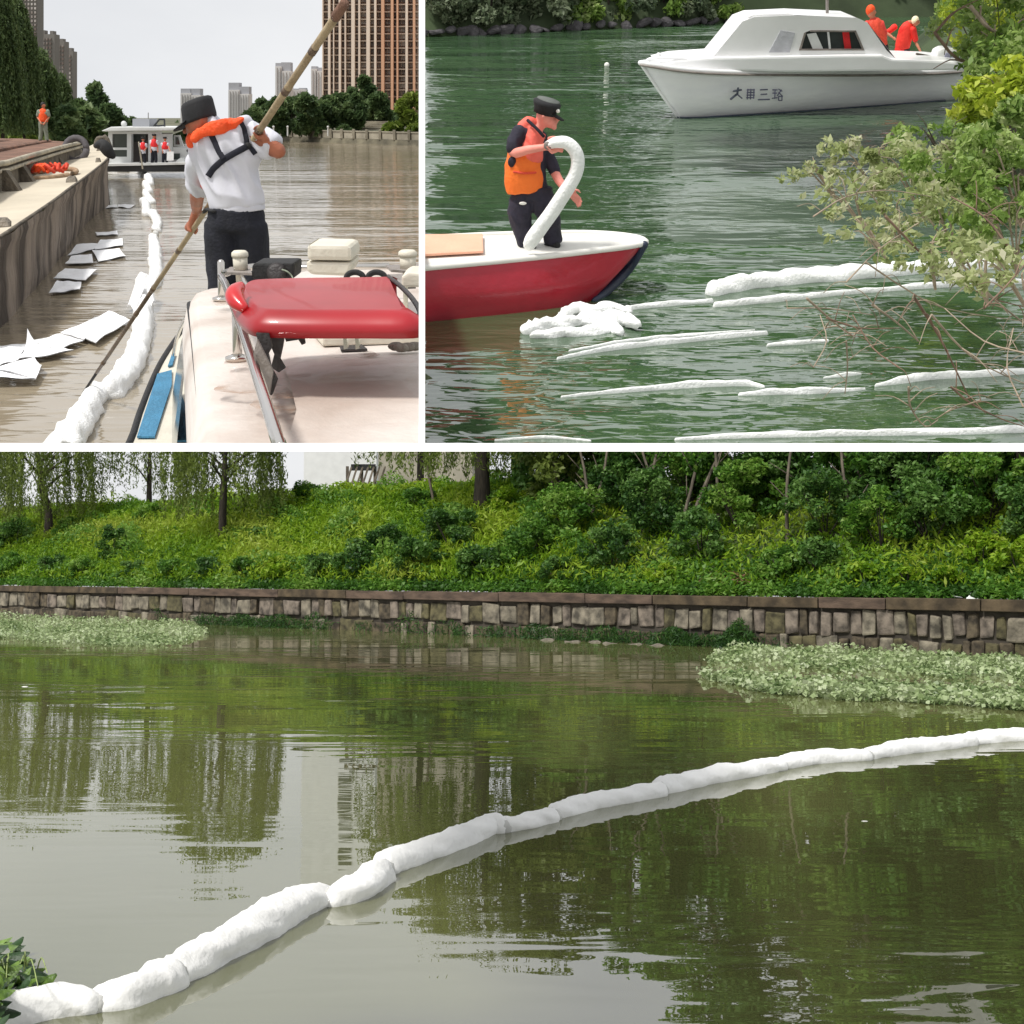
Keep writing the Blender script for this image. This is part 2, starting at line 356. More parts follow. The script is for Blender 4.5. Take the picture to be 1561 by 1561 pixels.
# tall weeds: upright blades and leafy stems, thickest at the left half
def zone(px): return 1 if px < 620 else max(0, 1 - (px - 620) / 330)
B, T, S = [], [], []
n = 0
while n < 110000:
    px = random.uniform(-40, 1620); s = random.uniform(.7, 13)
    nz_ = noise.noise(Vector((px * .009, s * .22, 1)))
    z_ = zone(px)
    if random.random() > z_ * (.35 + s / 6) + .2: continue
    p = bankpt(px, s); hgt = (.4 + .6 * random.random() + .6 * max(0, nz_)) * (1 if z_ > .2 else .6)
    hv = random.random() ** .7
    B.append((p.x + random.gauss(0, .08), p.y + random.gauss(0, .08), p.z + hgt * hv)); T.append(.52 + .75 * nz_ + .16 * (hv - .5) + random.gauss(0, .12)); n += 1
me = leaves(B, .36, LM_grass, 'weeds', aspect=.24, up=0, hang=.25, tint=np.array(T))
link(BO, 'weeds', me, label='tall yellow green weeds covering the river bank above the wall', cat='weeds', kind='stuff')
# shrubs: each its own thing.  columns px, metres behind the wall, radius, colour kind
SH = []
KN = {'d': (LM_dark, 'dark green'), 'm': (LM_mid, 'mid green'), 'y': (LM_grass, 'yellow green')}
def shrub(px, s, r, kind, label, hz=1.0, dens=1.0, group='shrubs on the bank above the stone wall', size=.2):
    c = bankpt(px, s); c.z += r * .5 * hz
    t = thing(BO, 'shrub', (c.x, c.y, gz(s)), label, 'shrub', group)
    n = int(1250 * r * r * dens); P, ti = clumps(c, r * .85, n, int(10 + r * 9), (1, .9, hz * .8), .33)
    P[:, 2] = np.maximum(P[:, 2], gz(s) - .1)
    link(BO, 'foliage', leaves(P, size, KN[kind][0], 'foliage', .55, .55, tint=ti), t)
    g = G()
    for i in range(5):
        a = random.uniform(0, 2 * PI); e = c + Vector((math.cos(a) * r * .6, math.sin(a) * r * .6, r * .35)); g.tube([(c.x, c.y, gz(s) - .1), e], [.04, .015], n=5, dome=False)
    part(BO, 'stem', g, M_bark, t)
# (px, s, r, kind, z squash, distinguishing words)
for a in [(15, 1.6, 1.3, 'm', 1, 'low shrub at the left end of the stone wall'),
          (75, 1.7, 1.15, 'd', 1, 'small dark shrub over the coping, below the leaning left trunk'),
          (20, 5.5, 1.7, 'd', 1.1, 'dark shrub higher up the bank at the far left edge'),
          (130, 1.5, 1.2, 'm', .9, 'rounded shrub right behind the coping near the left'),
          (170, 3.4, 1.25, 'd', 1.8, 'narrow dark shrub standing tall left of the slim willow trunk'),
          (200, 1.4, 1.0, 'd', .9, 'small dark shrub at the foot of the tall narrow shrub'),
          (265, 1.5, 1.15, 'm', .8, 'leafy shrub hanging over the coping left of the willow trunk'),
          (320, 1.5, 1.2, 'd', .9, 'dark shrub straight below the willow trunk at the wall'),
          (375, 1.4, 1.1, 'm', .9, 'light leaved shrub right of the willow trunk at the wall'),
          (395, 5.5, .95, 'd', .9, 'small dark shrub beside the foot of the slim willow trunk'),
          (430, 1.5, 1.25, 'y', .8, 'yellow green bushy clump at the wall below the bright weeds'),
          (490, 1.5, 1.2, 'd', 1, 'dark shrub at the wall where the bright weeds end'),
          (545, 1.7, 1.45, 'd', 1.05, 'spreading dark shrub at the wall near the middle'),
          (590, 3.6, 1.35, 'd', 1.1, 'dark shrub a step up the bank, under the slatted frame'),
          (640, 1.8, 1.6, 'd', 1, 'broad dark shrub over the coping near the middle'),
          (690, 4.2, 1.7, 'd', 1.1, 'dark shrub in front of the thick trunk'),
          (735, 1.7, 1.4, 'd', .9, 'low very dark shrub at the coping below the thick trunk'),
          (800, 3.0, 1.7, 'm', 1, 'mid green shrub right of the thick trunk'),
          (850, 1.4, 1.1, 'd', .8, 'low dark shrub at the coping right of the middle'),
          (865, 5.5, 1.9, 'm', 1.2, 'tall leafy shrub up the bank right of the yellow patch'),
          (930, 2.4, 1.5, 'd', 1.1, 'dark shrub with small leaves left of the dry grass'),
          (985, 5.5, 2.1, 'd', 1.2, 'large dark shrub under the crossing bare branches'),
          (1010, 1.3, .8, 'y', .7, 'small yellow green shrub left of the reddish dry grass'),
          (1070, 3.3, 1.5, 'd', 1.2, 'very dark shrub above the reddish dry grass'),
          (1130, 5.8, 2.2, 'm', 1.2, 'large mid green shrub above the dry grass'),
          (1190, 1.7, 1.15, 'm', .9, 'rounded shrub right of the reddish dry grass'),
          (1245, 1.9, 1.2, 'd', 1, 'dark rounded shrub at the coping above the water plants'),
          (1260, 5.0, 2.0, 'd', 1.2, 'tall dark shrub behind the rounded one above the water plants'),
          (1320, 1.3, .8, 'y', .8, 'small bright shrub on the coping above the water plants'),
          (1345, 4.0, 1.7, 'm', 1.2, 'green shrub between two dark ones at the right'),
          (1385, 1.2, .7, 'y', .8, 'bright low shrub at the coping near the right'),
          (1420, 4.2, 1.8, 'd', 1.3, 'tall dark shrub with pale leaves near the right'),
          (1450, 1.2, .75, 'y', .8, 'bright small shrub left of the white rags at the coping'),
          (1500, 2.5, 1.0, 'y', 1, 'yellow green shrub behind the white rags at the right'),
          (1510, 6.0, 2.2, 'm', 1.2, 'big mid green shrub at the upper right edge'),
          (1555, 1.8, 1.1, 'y', 1, 'yellow green shrub at the right edge of the bank'),
          (1580, 4.5, 1.7, 'd', 1.2, 'dark shrub cut by the right edge of the picture'),
          (1400, 7.5, 2.3, 'd', 1.2, 'dark shrub farthest up the bank at the right'),
          (780, 8, 1.3, 'y', 1, 'yellow green shrub just right of the thick trunk'),
          (640, 9, 1.3, 'm', .9, 'mid green shrub left of the thick trunk, up the bank'),
          (230, 9, 1.3, 'm', 1, 'shrub on top of the bank left of the slim willow'),
          (470, 11, 1.3, 'm', .9, 'shrub on the bank top in front of the white building'),
          (100, 7, 1.4, 'm', 1, 'mid green shrub beside the leaning left trunk'),
          (1180, 8.5, 2.2, 'd', 1.2, 'dark shrub far up the bank over the dry grass'),
          (1060, 8.5, 2.1, 'm', 1.2, 'green shrub behind the crossing bare branches'), (930, 8.5, 2.0, 'd', 1.1, 'dark shrub far up the bank right of the thick trunk')]:
    shrub(a[0], a[1], a[2], a[3], a[5], a[4])
# low leafy cover between the shrubs and over the coping
P, ti = [], []
while len(P) < 52000:
    px = random.uniform(-60, 900); s = random.uniform(1, 13); k = noise.noise(Vector((px * .018, s * .45, 41)))
    if k < -.03: continue
    p = bankpt(px, s); h_ = random.random() ** .8 * (.35 + 2.4 * max(0, k)); P.append((p.x + random.gauss(0, .1), p.y, p.z + h_)); ti.append(.05 + .5 * h_ + random.gauss(0, .15))
link(BO, 'leafy_weeds', leaves(P, .24, LM_mid, 'leafy_weeds', .5, .3, tint=np.array(ti)), label='darker leafy weeds in tall patches among the yellow green ones', cat='weeds', kind='stuff')
P, ti = [], []
while len(P) < 34000:
    px = random.uniform(-60, 1640); s = .25 + random.expovariate(.8); k = noise.noise(Vector((px * .016, s * .4, 28)))
    if s > 6 or (s > 2.2 and zone(px) > .5 and k < .1): continue
    p = bankpt(px, s); P.append((p.x, p.y, p.z + random.random() * (.35 + .5 * max(0, k)) * min(1, .4 + s * .6))); ti.append(.35 + .75 * k + random.gauss(0, .16))
link(BO, 'ground_cover', leaves(P, .22, LM_mid, 'ground_cover', .6, .6, tint=np.array(ti)), label='low leafy green cover along the back of the coping', cat='ground cover', kind='stuff')
# the thicket that closes the view behind the shrubs
P, ti = [], []
while len(P) < 60000:
    px = random.uniform(780, 1640); s = random.uniform(8, 15); k = noise.noise(Vector((px * .011, s * .3, 8))); top = 5.5 + 3.5 * k
    z = random.random() ** .8 * top; p = bankpt(px, s)
    if noise.noise(Vector((px * .03, z * .7, s * .4))) < -.12: continue
    P.append((p.x, p.y, p.z + z)); ti.append(.45 + .5 * noise.noise(Vector((px * .02, z * .5, 3))) + random.gauss(0, .13))
link(BO, 'thicket', leaves(P, .3, LM_dark, 'thicket', .55, .4, tint=np.array(ti)), label='dense tangled green thicket closing the top of the bank at the right', cat='thicket', kind='stuff')
P, ti = [], []
while len(P) < 14000:
    px = random.uniform(-60, 800); s = random.uniform(10, 15); k = noise.noise(Vector((px * .014, s * .3, 18))); z = random.random() * (1.0 + 1.8 * k); p = bankpt(px, s)
    if z > 0: P.append((p.x, p.y, p.z + z)); ti.append(.5 + .5 * k + random.gauss(0, .15))
link(BO, 'tall_grass', leaves(P, .4, LM_grass, 'tall_grass', .3, .1, .2, tint=np.array(ti)), label='taller grass and weeds on the crest of the bank at the left', cat='grass', kind='stuff')
# reddish dry grass, white rags
P = np.array([list(bankpt(1125 + random.gauss(0, 22), random.uniform(.8, 1.6)) + Vector((0, 0, random.uniform(0, .35)))) for _ in range(900)])
link(BO, 'dry_grass', leaves(P, .3, LM_dry, 'dry_grass', .15, 0, .2), label='patch of reddish dry grass on the coping of the wall', cat='dry grass', kind='stuff')
M_rag = mat('white_rag', (.75, .78, .75), .8, .1, 5, .3)
for px, lab in ((1470, 'crumpled white rag lying on the coping near the right'), (1490, 'larger white rag caught in the shrub near the right edge')):
    p = wallat(px, CAPZ + .06, .35); g = G()
    rows = [[p + Vector((x * .16, 0, 0)) + WN * (y * .1) + Vector((0, 0, .16 * abs(noise.noise(Vector((x, y, px)) * .9)) + (.05 * y if px > 1480 else 0))) for x in range(-2, 3)] for y in range(-2, 5)]
    g.strips(rows); part(BO, 'rag', g, M_rag, label=lab, cat='rag')
# hanging weeds at the wall foot
P = []; ti = []
for _ in range(15000):
    px = random.choice([random.gauss(370, 70), random.uniform(300, 1120), random.gauss(1090, 40), random.uniform(690, 1100)])
    k = noise.noise(Vector((px * .02, 3, 0)))
    if k + random.gauss(0, .16) < -.02 or px > 1560 or px < 230: continue
    zz = random.uniform(0, 1) ** 1.4 * (.45 + 1.6 * max(0, k)); p = wallat(px, zz + .02, -random.uniform(.05, .2 + .9 * (1 - zz / 1.6)))
    P.append(list(p)); ti.append(.12 + .3 * k + random.gauss(0, .2))
link(BO, 'wall_weeds', leaves(P, .26, LM_dark, 'wall_weeds', .16, .05, .2, tint=np.array(ti)), label='green weeds growing from the joints and the foot of the wall', cat='weeds', kind='stuff')
M_rubble = mat('rubble', (.16, .14, .11), .95, .4, 4, .8)
for i, px in enumerate((835, 872, 905, 930, 968, 1000)):
    p = wallat(px, -.05, -1.1 - .3 * (i % 2)); g = G().ball(p, .26, 9, 6, (1.4, 1, .4)); g.v = [tuple(Vector(v) + Vector((.06 * noise.noise(Vector(v) * 4), 0, .09 * noise.noise(Vector(v) * 3)))) for v in g.v]
    part(BO, 'rock', g, M_rubble, label=['leftmost loose rock at the foot of the wall', 'second loose rock from the left at the wall foot', 'third loose rock from the left at the wall foot', 'fourth loose rock from the left at the wall foot', 'fifth loose rock from the left at the wall foot', 'rightmost loose rock at the wall foot, beside the large plant mat'][i], cat='rock', group='loose rocks at the wall foot')
# floating plant mats
def mat_plants(name, poly, n, label, gap=None, size=.14):
    P = []; ti = []; xs = [p[0] for p in poly]; ys = [p[1] for p in poly]
    def inside(x, y):
        c = False; j = len(poly) - 1
        for i in range(len(poly)):
            if (poly[i][1] > y) != (poly[j][1] > y) and x < (poly[j][0] - poly[i][0]) * (y - poly[i][1]) / (poly[j][1] - poly[i][1]) + poly[i][0]: c = not c
            j = i
        return c
    while len(P) < n:
        x, y = random.uniform(min(xs), max(xs)), random.uniform(min(ys), max(ys))
        yy = y + 3 * noise.noise(Vector((x * .03, y * .1, 5)))
        if not inside(x, yy): continue
        p = BO.on(x, y); k = noise.noise(Vector((x * .02, y * .07, 2)))
        if gap and abs(y - gap(x)) < 10 + 9 * k and random.random() < .93: continue
        P.append((p.x, p.y, .04 + random.random() ** 1.5 * (.16 + .3 * max(-.4, k)))); ti.append(.5 + .5 * k + random.gauss(0, .2))
    link(BO, name, leaves(P, size, LM_lily, name, .85, .7, tint=np.array(ti)), label=label, cat='water plants', kind='stuff')
mat_plants('water_plants', [(-40, 932), (60, 936), (150, 937), (245, 943), (300, 953), (318, 965), (290, 978), (230, 987), (130, 984), (50, 978), (-40, 972)], 10000, 'mat of pale green water plants floating at the left foot of the wall')
mat_plants('water_plants', [(1058, 1022), (1100, 995), (1150, 978), (1230, 968), (1330, 968), (1450, 974), (1600, 980), (1600, 1090), (1500, 1080), (1400, 1072), (1260, 1068), (1170, 1058), (1110, 1045), (1070, 1036)], 22000,
           'large mat of pale green water plants floating at the right under the wall', gap=lambda x: 1023 + (x - 1150) * .06)
# leafy plant in the near left corner: leaves as parts
M_leafn = mat('plant_leaf', (.075, .17, .015), .45, .5, 9, .3, c2=(.16, .27, .04)); M_leafd = mat('plant_leaf_dark', (.018, .05, .012), .5, .4, 9, .3)
M_stalk = mat('plant_stalk', (.3, .38, .12), .6, .2, 8, .1)
pb = BO.on(20, 1530, .0); pt = thing(BO, 'leafy_plant', pb, 'leafy green plant at the water edge in the near left corner', 'plant')
for i in range(170):
    x, y = random.uniform(-25, 94), random.uniform(1436, 1560)
    if x > 24 + (y - 1440) * .8 or (x > 60 and y > 1528): continue
    if x > 12 and y > 1512 - x * .1: continue
    zz = .05 + .3 * random.random() * max(.2, 1 - x / 110); c = BO.on(x, y, zz); a = random.uniform(0, 2 * PI); l = random.uniform(.07, .13)
    u = Vector((math.cos(a), math.sin(a), random.uniform(-.5, .6))).normalized(); v = u.cross(Vector((random.uniform(-.6, .6), -.7, 1))).normalized(); nn = u.cross(v)
    g = G(); rows = []
    for k in range(6):
        q = k / 5; wv = math.sin(PI * min(1, q * 1.0 + .04)) ** .7 * l * .36; cc = c + u * (q - .5) * l * 1.6 - nn * (.12 * l * (q - .5) ** 2 * 6)
        rows.append([cc - v * wv + nn * wv * .35, cc - v * wv * .5 + nn * wv * .12, cc, cc + v * wv * .5 + nn * wv * .12, cc + v * wv + nn * wv * .35])
    part(BO, 'leaf', g.strips(rows), M_leafn if random.random() < .65 else M_leafd, pt, smooth=True)
for i in range(9):
    x = random.uniform(-10, 55); p = BO.on(x, 1505 - i * 4, 0); e = BO.on(x + random.uniform(-15, 25), 1455 + i * 7, .3)
    part(BO, 'stem', G().tube([p, p.lerp(e, .5) + Vector((0, 0, .12)), e], [.006, .005, .003], n=6), M_stalk, pt)

# long sausage boom across the river: sections tied end to end
M_boom = mat('boom_fleece', (.9, .9, .89), .85, .04, 1.6, 1)
M_tie = mat('boom_tie', (.6, .6, .58), .8, .1, 8, .2)
M_boom2 = mat('boom_fleece_near', (.84, .84, .83), .85, .03, 7, .35)
def boom(st, name, segs, label, cat='boom', zc=.32, wob=.16, group=None, m=None, ties=True, n=22, wfreq=None, sag=1.0):
    """segs: lists of (px, py, width px) for each tied section, lying on the water"""
    allp = [p for s in segs for p in s]; t = None
    for si, sg in enumerate(segs):
        P, Rr = [], []
        for x, y, wpx in sg:
            p0 = st.on(x, y); r = wpx * .5 * p0.y / F; p = st.on(x, y, r * zc); P.append(p); Rr.append(r)
        if t is None: t = thing(st, name, P[0], label, cat, group)
        me_r = max(Rr); g = G().tube(P, [(r, r * sag) for r in Rr], n=n, sm=9, view=Vector((0, 1, .001)), wob=wob * 1.15, seed=si, wfreq=wfreq or .55 / me_r)
        part(st, 'boom_section', g, m or M_boom, t, smooth=True)
        if ties and si < len(segs) - 1:
            a, b = P[-1], st.on(*segs[si + 1][0][:2], Rr[-1] * zc); c = (a + b) / 2; r = Rr[-1]
            g = G().tube([c - (b - a).normalized() * r * .25 if (b - a).length > 1e-6 else c, c + Vector((r * .25, 0, 0))], [r * .75, r * .75], n=10, wob=.3, seed=si, wfreq=.7 / me_r)
            part(st, 'tie', g, M_tie, t, smooth=True)
    return t
boom(BO, 'containment_boom', [
    [(-60, 1560, 62), (-10, 1555, 66), (40, 1540, 66), (95, 1532, 62), (138, 1533, 46)],
    [(152, 1528, 46), (190, 1520, 58), (235, 1502, 60), (262, 1490, 58)], [(262, 1488, 56), (330, 1452, 62), (400, 1412, 62), (450, 1383, 58), (490, 1368, 44)],
    [(505, 1374, 34), (540, 1360, 52), (580, 1334, 48)], [(585, 1322, 44), (620, 1308, 46), (690, 1284, 44), (740, 1264, 42), (762, 1262, 36)],
    [(768, 1262, 30), (790, 1258, 30), (815, 1252, 32), (842, 1247, 28)], [(848, 1240, 32), (890, 1228, 33), (950, 1217, 31), (1005, 1207, 32)],
    [(1005, 1204, 32), (1060, 1191, 34), (1130, 1178, 33), (1190, 1168, 28)], [(1190, 1166, 30), (1250, 1157, 30), (1320, 1154, 24)],
    [(1325, 1152, 25), (1375, 1143, 29), (1440, 1136, 27), (1480, 1131, 25)], [(1480, 1129, 27), (1530, 1125, 26), (1620, 1120, 26)]],
    'long white fleece boom of tied sections curving across the quiet river', wob=.26)
M_litter = mat('litter', (.8, .8, .75), .7, .1, 5, .1)
for x, y, lab in ((1173, 1463, 'small pale scrap floating below the boom near the right'), (1318, 1252, 'tiny white scrap floating right of the middle below the boom'), (38, 1047, 'tiny white scrap floating at the far left before the wall')):
    p = BO.on(x, y); part(BO, 'floating_scrap', G().ball(p, .013 * p.y / 8, 8, 5, (1.6, 1, .3)), M_litter, label=lab, cat='litter')

# willows and other bank trees
def willow(px, s, H, r, lean, label, ns=150, group='willows along the quiet river', trunk=.22, lowz=2.6, dens=1.0, thick=None, span=None):
    H *= .74; b = bankpt(px, s); b.z -= .3; top = b + Vector((lean * H * .35, 0, H * .75)); t = thing(BO, 'willow_tree', b, label, 'tree', group)
    g = G(); mid = b + Vector((-lean * H * .02, 0, H * .2)); g.tube([b, mid, b.lerp(top, .55), top], [trunk * 1.15, trunk, trunk * .75, trunk * .25], n=10, wob=.25, wfreq=1.5)
    for i in range(9):
        a = i * 2.4; q = b.lerp(top, random.uniform(.35, .95)); e = q + Vector((math.cos(a) * r * .7, math.sin(a) * r * .7, r * .45)); g.tube([q, q.lerp(e, .5) + Vector((0, 0, .3)), e], [trunk * .4, trunk * .25, .03], n=6)
    part(BO, 'trunk', g, M_bark, t, smooth=True)
    P, ti = [], []
    for k in range(ns):
        a = random.uniform(0, 2 * PI); rr = r * random.uniform(.25, 1) ** .6
        x0, y0 = top.x + math.cos(a) * rr, top.y + math.sin(a) * rr
        z0 = b.z + H * (1 - .3 * (rr / r) ** 2) + random.uniform(-1, .3); z1 = max(b.z + lowz * .55 + random.expovariate(.5), b.z + .8)
        if z1 > z0: continue
        m_ = int((z0 - z1) * 13 * dens); zz = np.random.uniform(z1, z0, m_); f = (z0 - zz) / max(.1, z0 - z1)
        P.append(np.stack([x0 + math.cos(a) * .8 * np.sqrt(f) + np.random.normal(0, .1, m_), y0 + math.sin(a) * .8 * np.sqrt(f) + np.random.normal(0, .1, m_), zz], 1)); ti.append(np.full(m_, random.uniform(.15, .85)) + np.random.normal(0, .12, m_))
    Pc, tc_ = clumps((top.x, top.y, b.z + H * .8), r, int(1400 * dens), 30, (1, 1, .5)); P.append(Pc); ti.append(tc_)
    link(BO, 'crown', leaves(np.concatenate(P), .3, LM_willow, 'crown', .28, 0, .7, tint=np.concatenate(ti)), t)
willow(70, 7, 15.5, 4.6, -.25, 'willow with a dark leaning trunk at the far left of the quiet river', 240, trunk=.3, lowz=2.2)
willow(-60, 8, 14, 4.5, .1, 'willow at the left edge whose crown hangs into the picture', 200)
willow(338, 6, 15.5, 3.4, .04, 'willow with a slim dark upright trunk left of the white building', 210, trunk=.24, lowz=3.0)
willow(225, 16, 13.5, 3.6, 0, 'willow standing back between the two left trunks', 120, lowz=3.4)
willow(735, 8.5, 17, 4.2, .05, 'willow with the thickest dark trunk, right of the beige wall', 220, trunk=.42, lowz=4.0)
willow(640, 16, 15, 3.8, 0, 'willow in front of the beige wall section', 120, lowz=4)
def bushytree(px, s, H, r, label, m, n=9000, trunk=.2, group='leafy trees behind the stone wall', size=.3, sq=1.5):
    b = bankpt(px, s); b.z -= .3; t = thing(BO, 'leafy_tree', b, label, 'tree', group); g = G(); boughs(g, b, b + Vector((0, 0, H * .8)), trunk, 9, r * .9)
    part(BO, 'trunk', g, M_bark2, t, smooth=True)
    P, ti = clumps((b.x, b.y, b.z + H * .56), r, int(n * 1.5), 80, (1, 1, sq * 1.1), .27, -.95); link(BO, 'crown', leaves(P, size, m, 'crown', .55, .4, tint=ti), t)
bushytree(850, 9, 10.5, 3.4, 'pale trunked leafy tree right of the thick willow trunk', LM_willow)
bushytree(960, 11, 9, 3.2, 'leafy tree with forked bare lower branches left of centre right', LM_mid)
bushytree(1090, 9, 12, 3.6, 'leafy tree over the dry grass patch', LM_mid, 11000)
bushytree(1210, 10, 14, 4.2, 'large dark leafy tree over the left end of the large plant mat', LM_dark, 12000)
bushytree(1320, 8, 11.5, 3.3, 'leafy tree over the middle of the large plant mat', LM_mid, 11000)
bushytree(1450, 9, 7.5, 3, 'dark leafy tree near the right edge', LM_dark, 11000)
bushytree(1560, 8, 7.5, 3, 'leafy tree at the right edge of the bank', LM_mid, 10000)
bushytree(1690, 8, 8.5, 3, 'leafy tree past the right edge, seen in the water', LM_mid, 6000)
# bare stems crossing in the thicket
bs = [(1042, 6, 1075, 680, 1035, 790), (1060, 6, 1130, 690, 1052, 770), (1090, 6, 1085, 680, 1095, 800), (1000, 6, 960, 690, 1010, 780), (975, 6, 1010, 690, 970, 770), (1205, 5, 1215, 690, 1200, 800), (880, 7, 868, 690, 900, 775), (900, 7, 930, 690, 895, 780), (842, 8, 848, 685, 838, 770), (655, 9, 645, 685, 665, 760), (1300, 5, 1280, 700, 1310, 810)]
for i, (px, s, x1, y1, x0, y0) in enumerate(bs):
    Y = wallat(px, 0, s).y; a, b = BO.at(x0, y0 + 25, Y), BO.at(x1, y1 - 60, Y + .5); g = G().tube([a, a.lerp(b, .5) + Vector((random.uniform(-.3, .3), 0, 0)), b], [.09, .07, .04], n=6)
    for k in range(3):
        q = a.lerp(b, .3 + .2 * k); g.tube([q, q + Vector((random.uniform(-1, 1), 0, random.uniform(.6, 1.3)))], [.04, .012], n=5, dome=False)
    part(BO, 'bare_sapling', g, M_bark2, label='bare leaning sapling in the bank thicket, %s from the left' % ORD[sorted(q[0] for q in bs).index(px)], cat='sapling', group='bare saplings in the bank thicket', smooth=True)
# weathered slatted frame leaning before the white building
M_oldwood = mat('old_wood', (.16, .13, .1), .9, .4, 5, .4, stretch=(1, 1, .2)); M_black = mat('black_matt', (.012, .012, .013), .7, .2, 5, .1)
Y = wallat(550, 0, 13).y; fr = thing(BO, 'slatted_frame', BO.at(545, 760, Y), 'weathered slatted wooden frame leaning on top of the bank before the white building', 'frame')
for i in range(7):
    x0 = 520 + i * 8.5; part(BO, 'slat', G().bar(BO.at(x0, 762, Y - .5), BO.at(x0 + 16, 712, Y + .3), .07, 5), M_oldwood, fr)
part(BO, 'top_board', G().box(BO.at(535, 717, Y + .25), BO.at(573, 708, Y + .5)), M_black, fr)
for x in (530, 552, 572): part(BO, 'post', G().box(BO.at(x - 3, 770, Y + .5), BO.at(x + 2, 711, Y + .7)), M_oldwood, fr)
# buildings behind, mostly seen mirrored in the river
M_wb = mat('white_render', (.72, .72, .72), .8, .05, 1, .1); M_beige = mat('beige_render', (.33, .3, .24), .85, .2, .6, .2); M_grey = mat('grey_render', (.42, .42, .4), .8, .06, .3, .1)
M_pane = mat('window_glass', (.035, .04, .045), .1, .3, 1, 0, spec=.8)
def block(x0, x1, Y, zt, m, label, name='building', wins=(), depth=14, base=2.5):
    a, b = BO.at(x0, 870, Y), BO.at(x1, 870, Y); c = (a + b) / 2
    t = thing(BO, name, (c.x, Y, base), label, 'building'); part(BO, 'wall', G().box((a.x, Y, base), (b.x, Y + depth, zt)), m, t); k = Y / F
    part(BO, 'roof_edge', G().box((a.x - .3, Y - .3, zt), (b.x + .3, Y + depth + .3, zt + .6)), M_grey, t)
    for wx, wz, ww, wh in wins:
        p = BO.at(wx, 870, Y); wo = part(BO, 'window', G().box((p.x - ww / 2, Y - .08, wz), (p.x + ww / 2, Y + .1, wz + wh)), M_grey, t); part(BO, 'pane', G().box((p.x - ww / 2 + .1, Y - .14, wz + .1), (p.x + ww / 2 - .1, Y - .09, wz + wh - .1)), M_pane, wo)
    return t
block(462, 573, 150, 33, M_wb, 'white apartment block behind the willows, mirrored in the quiet river', wins=[(x, z, 1.6, 1.1) for x in (528,) for z in np.arange(20, 30, 1.9)])
block(576, 720, 128, 24, M_beige, 'beige windowless building beside the white apartment block', depth=10)
block(1480, 1640, 140, 58, M_grey, 'grey apartment tower mirrored at the right of the quiet river', wins=[(x, z, 2.2, 1.6) for x in (1522, 1550) for z in np.arange(33, 56, 3.2)])
block(1365, 1470, 165, 56, M_grey, 'plain grey building mirrored left of the tower with windows')
# lamp post with a flat square sign mirrored in the river
# ================================================================== TOP LEFT: wide brown river, barge, patrol boat, man with the pole
def lin(*rgb): return tuple(((x / 255) / 12.92 if x < 10 else ((x / 255 + .055) / 1.055) ** 2.4) for x in rgb)
M_watL = watermat('river_water_brown', (.26, .215, .15), (.3, .25, .175), 1.6, [(.2, .25, .012, 2), (1.1, .3, -.009, 2), (3.0, .4, .0022, 2)], rough=.08)
g = G(); g.add([TL.on(-25, 700), TL.on(660, 700), TL.on(660, 215), TL.on(-25, 215)], [(0, 1, 2, 3)]); part(TL, 'water', g, M_watL, kind='structure')
# ---------------- far bank on the right: ground, quay wall with balustrade, steps
M_bankg = mat('far_bank_ground', (.1, .1, .06), .95, .4, .05, .2)
M_quay = mat('quay_stone', (.3, .27, .21), .85, .25, .35, .3); M_quayd = mat('quay_stone_dark', (.14, .125, .085), .9, .4, .5, .5)
QP = [(392, 213.5), (440, 215.5), (500, 217.5), (560, 219.5), (600, 221), (660, 223)]
q0 = [TL.on(x, y) for x, y in QP]
g = G(); g.strips([[p + Vector((0, 1.5, 1.15)) for p in q0], [p + Vector((0, 30, 1.4)) for p in q0], [p + Vector((0, 420, 2)) for p in q0]]); part(TL, 'far_bank', g, M_bankg, kind='structure')
qw = thing(TL, 'quay_wall', q0[2], 'long pale stone quay wall with balustrade panels along the far bank', 'quay wall')
for i in range(len(q0) - 1):
    a, b = q0[i], q0[i + 1]; g = G().add([a, b, b + Vector((0, 2, 0)), a + Vector((0, 2, 0)), a + Vector((0, .3, .5)), b + Vector((0, .3, .5)), b + Vector((0, 2, .5)), a + Vector((0, 2, .5))], [(0, 1, 5, 4), (4, 5, 6, 7), (3, 7, 6, 2), (0, 4, 7, 3), (1, 2, 6, 5)]); part(TL, 'footing', g, M_quayd, qw)
def qpt(px):
    for i in range(len(QP) - 1):
        if px <= QP[i + 1][0]: break
    t = (px - QP[i][0]) / (QP[i + 1][0] - QP[i][0]); return q0[i].lerp(q0[i + 1], t)
px = 396.0; posts = []
while px < 655: posts.append(px); px += 11 + (px - 396) * .058
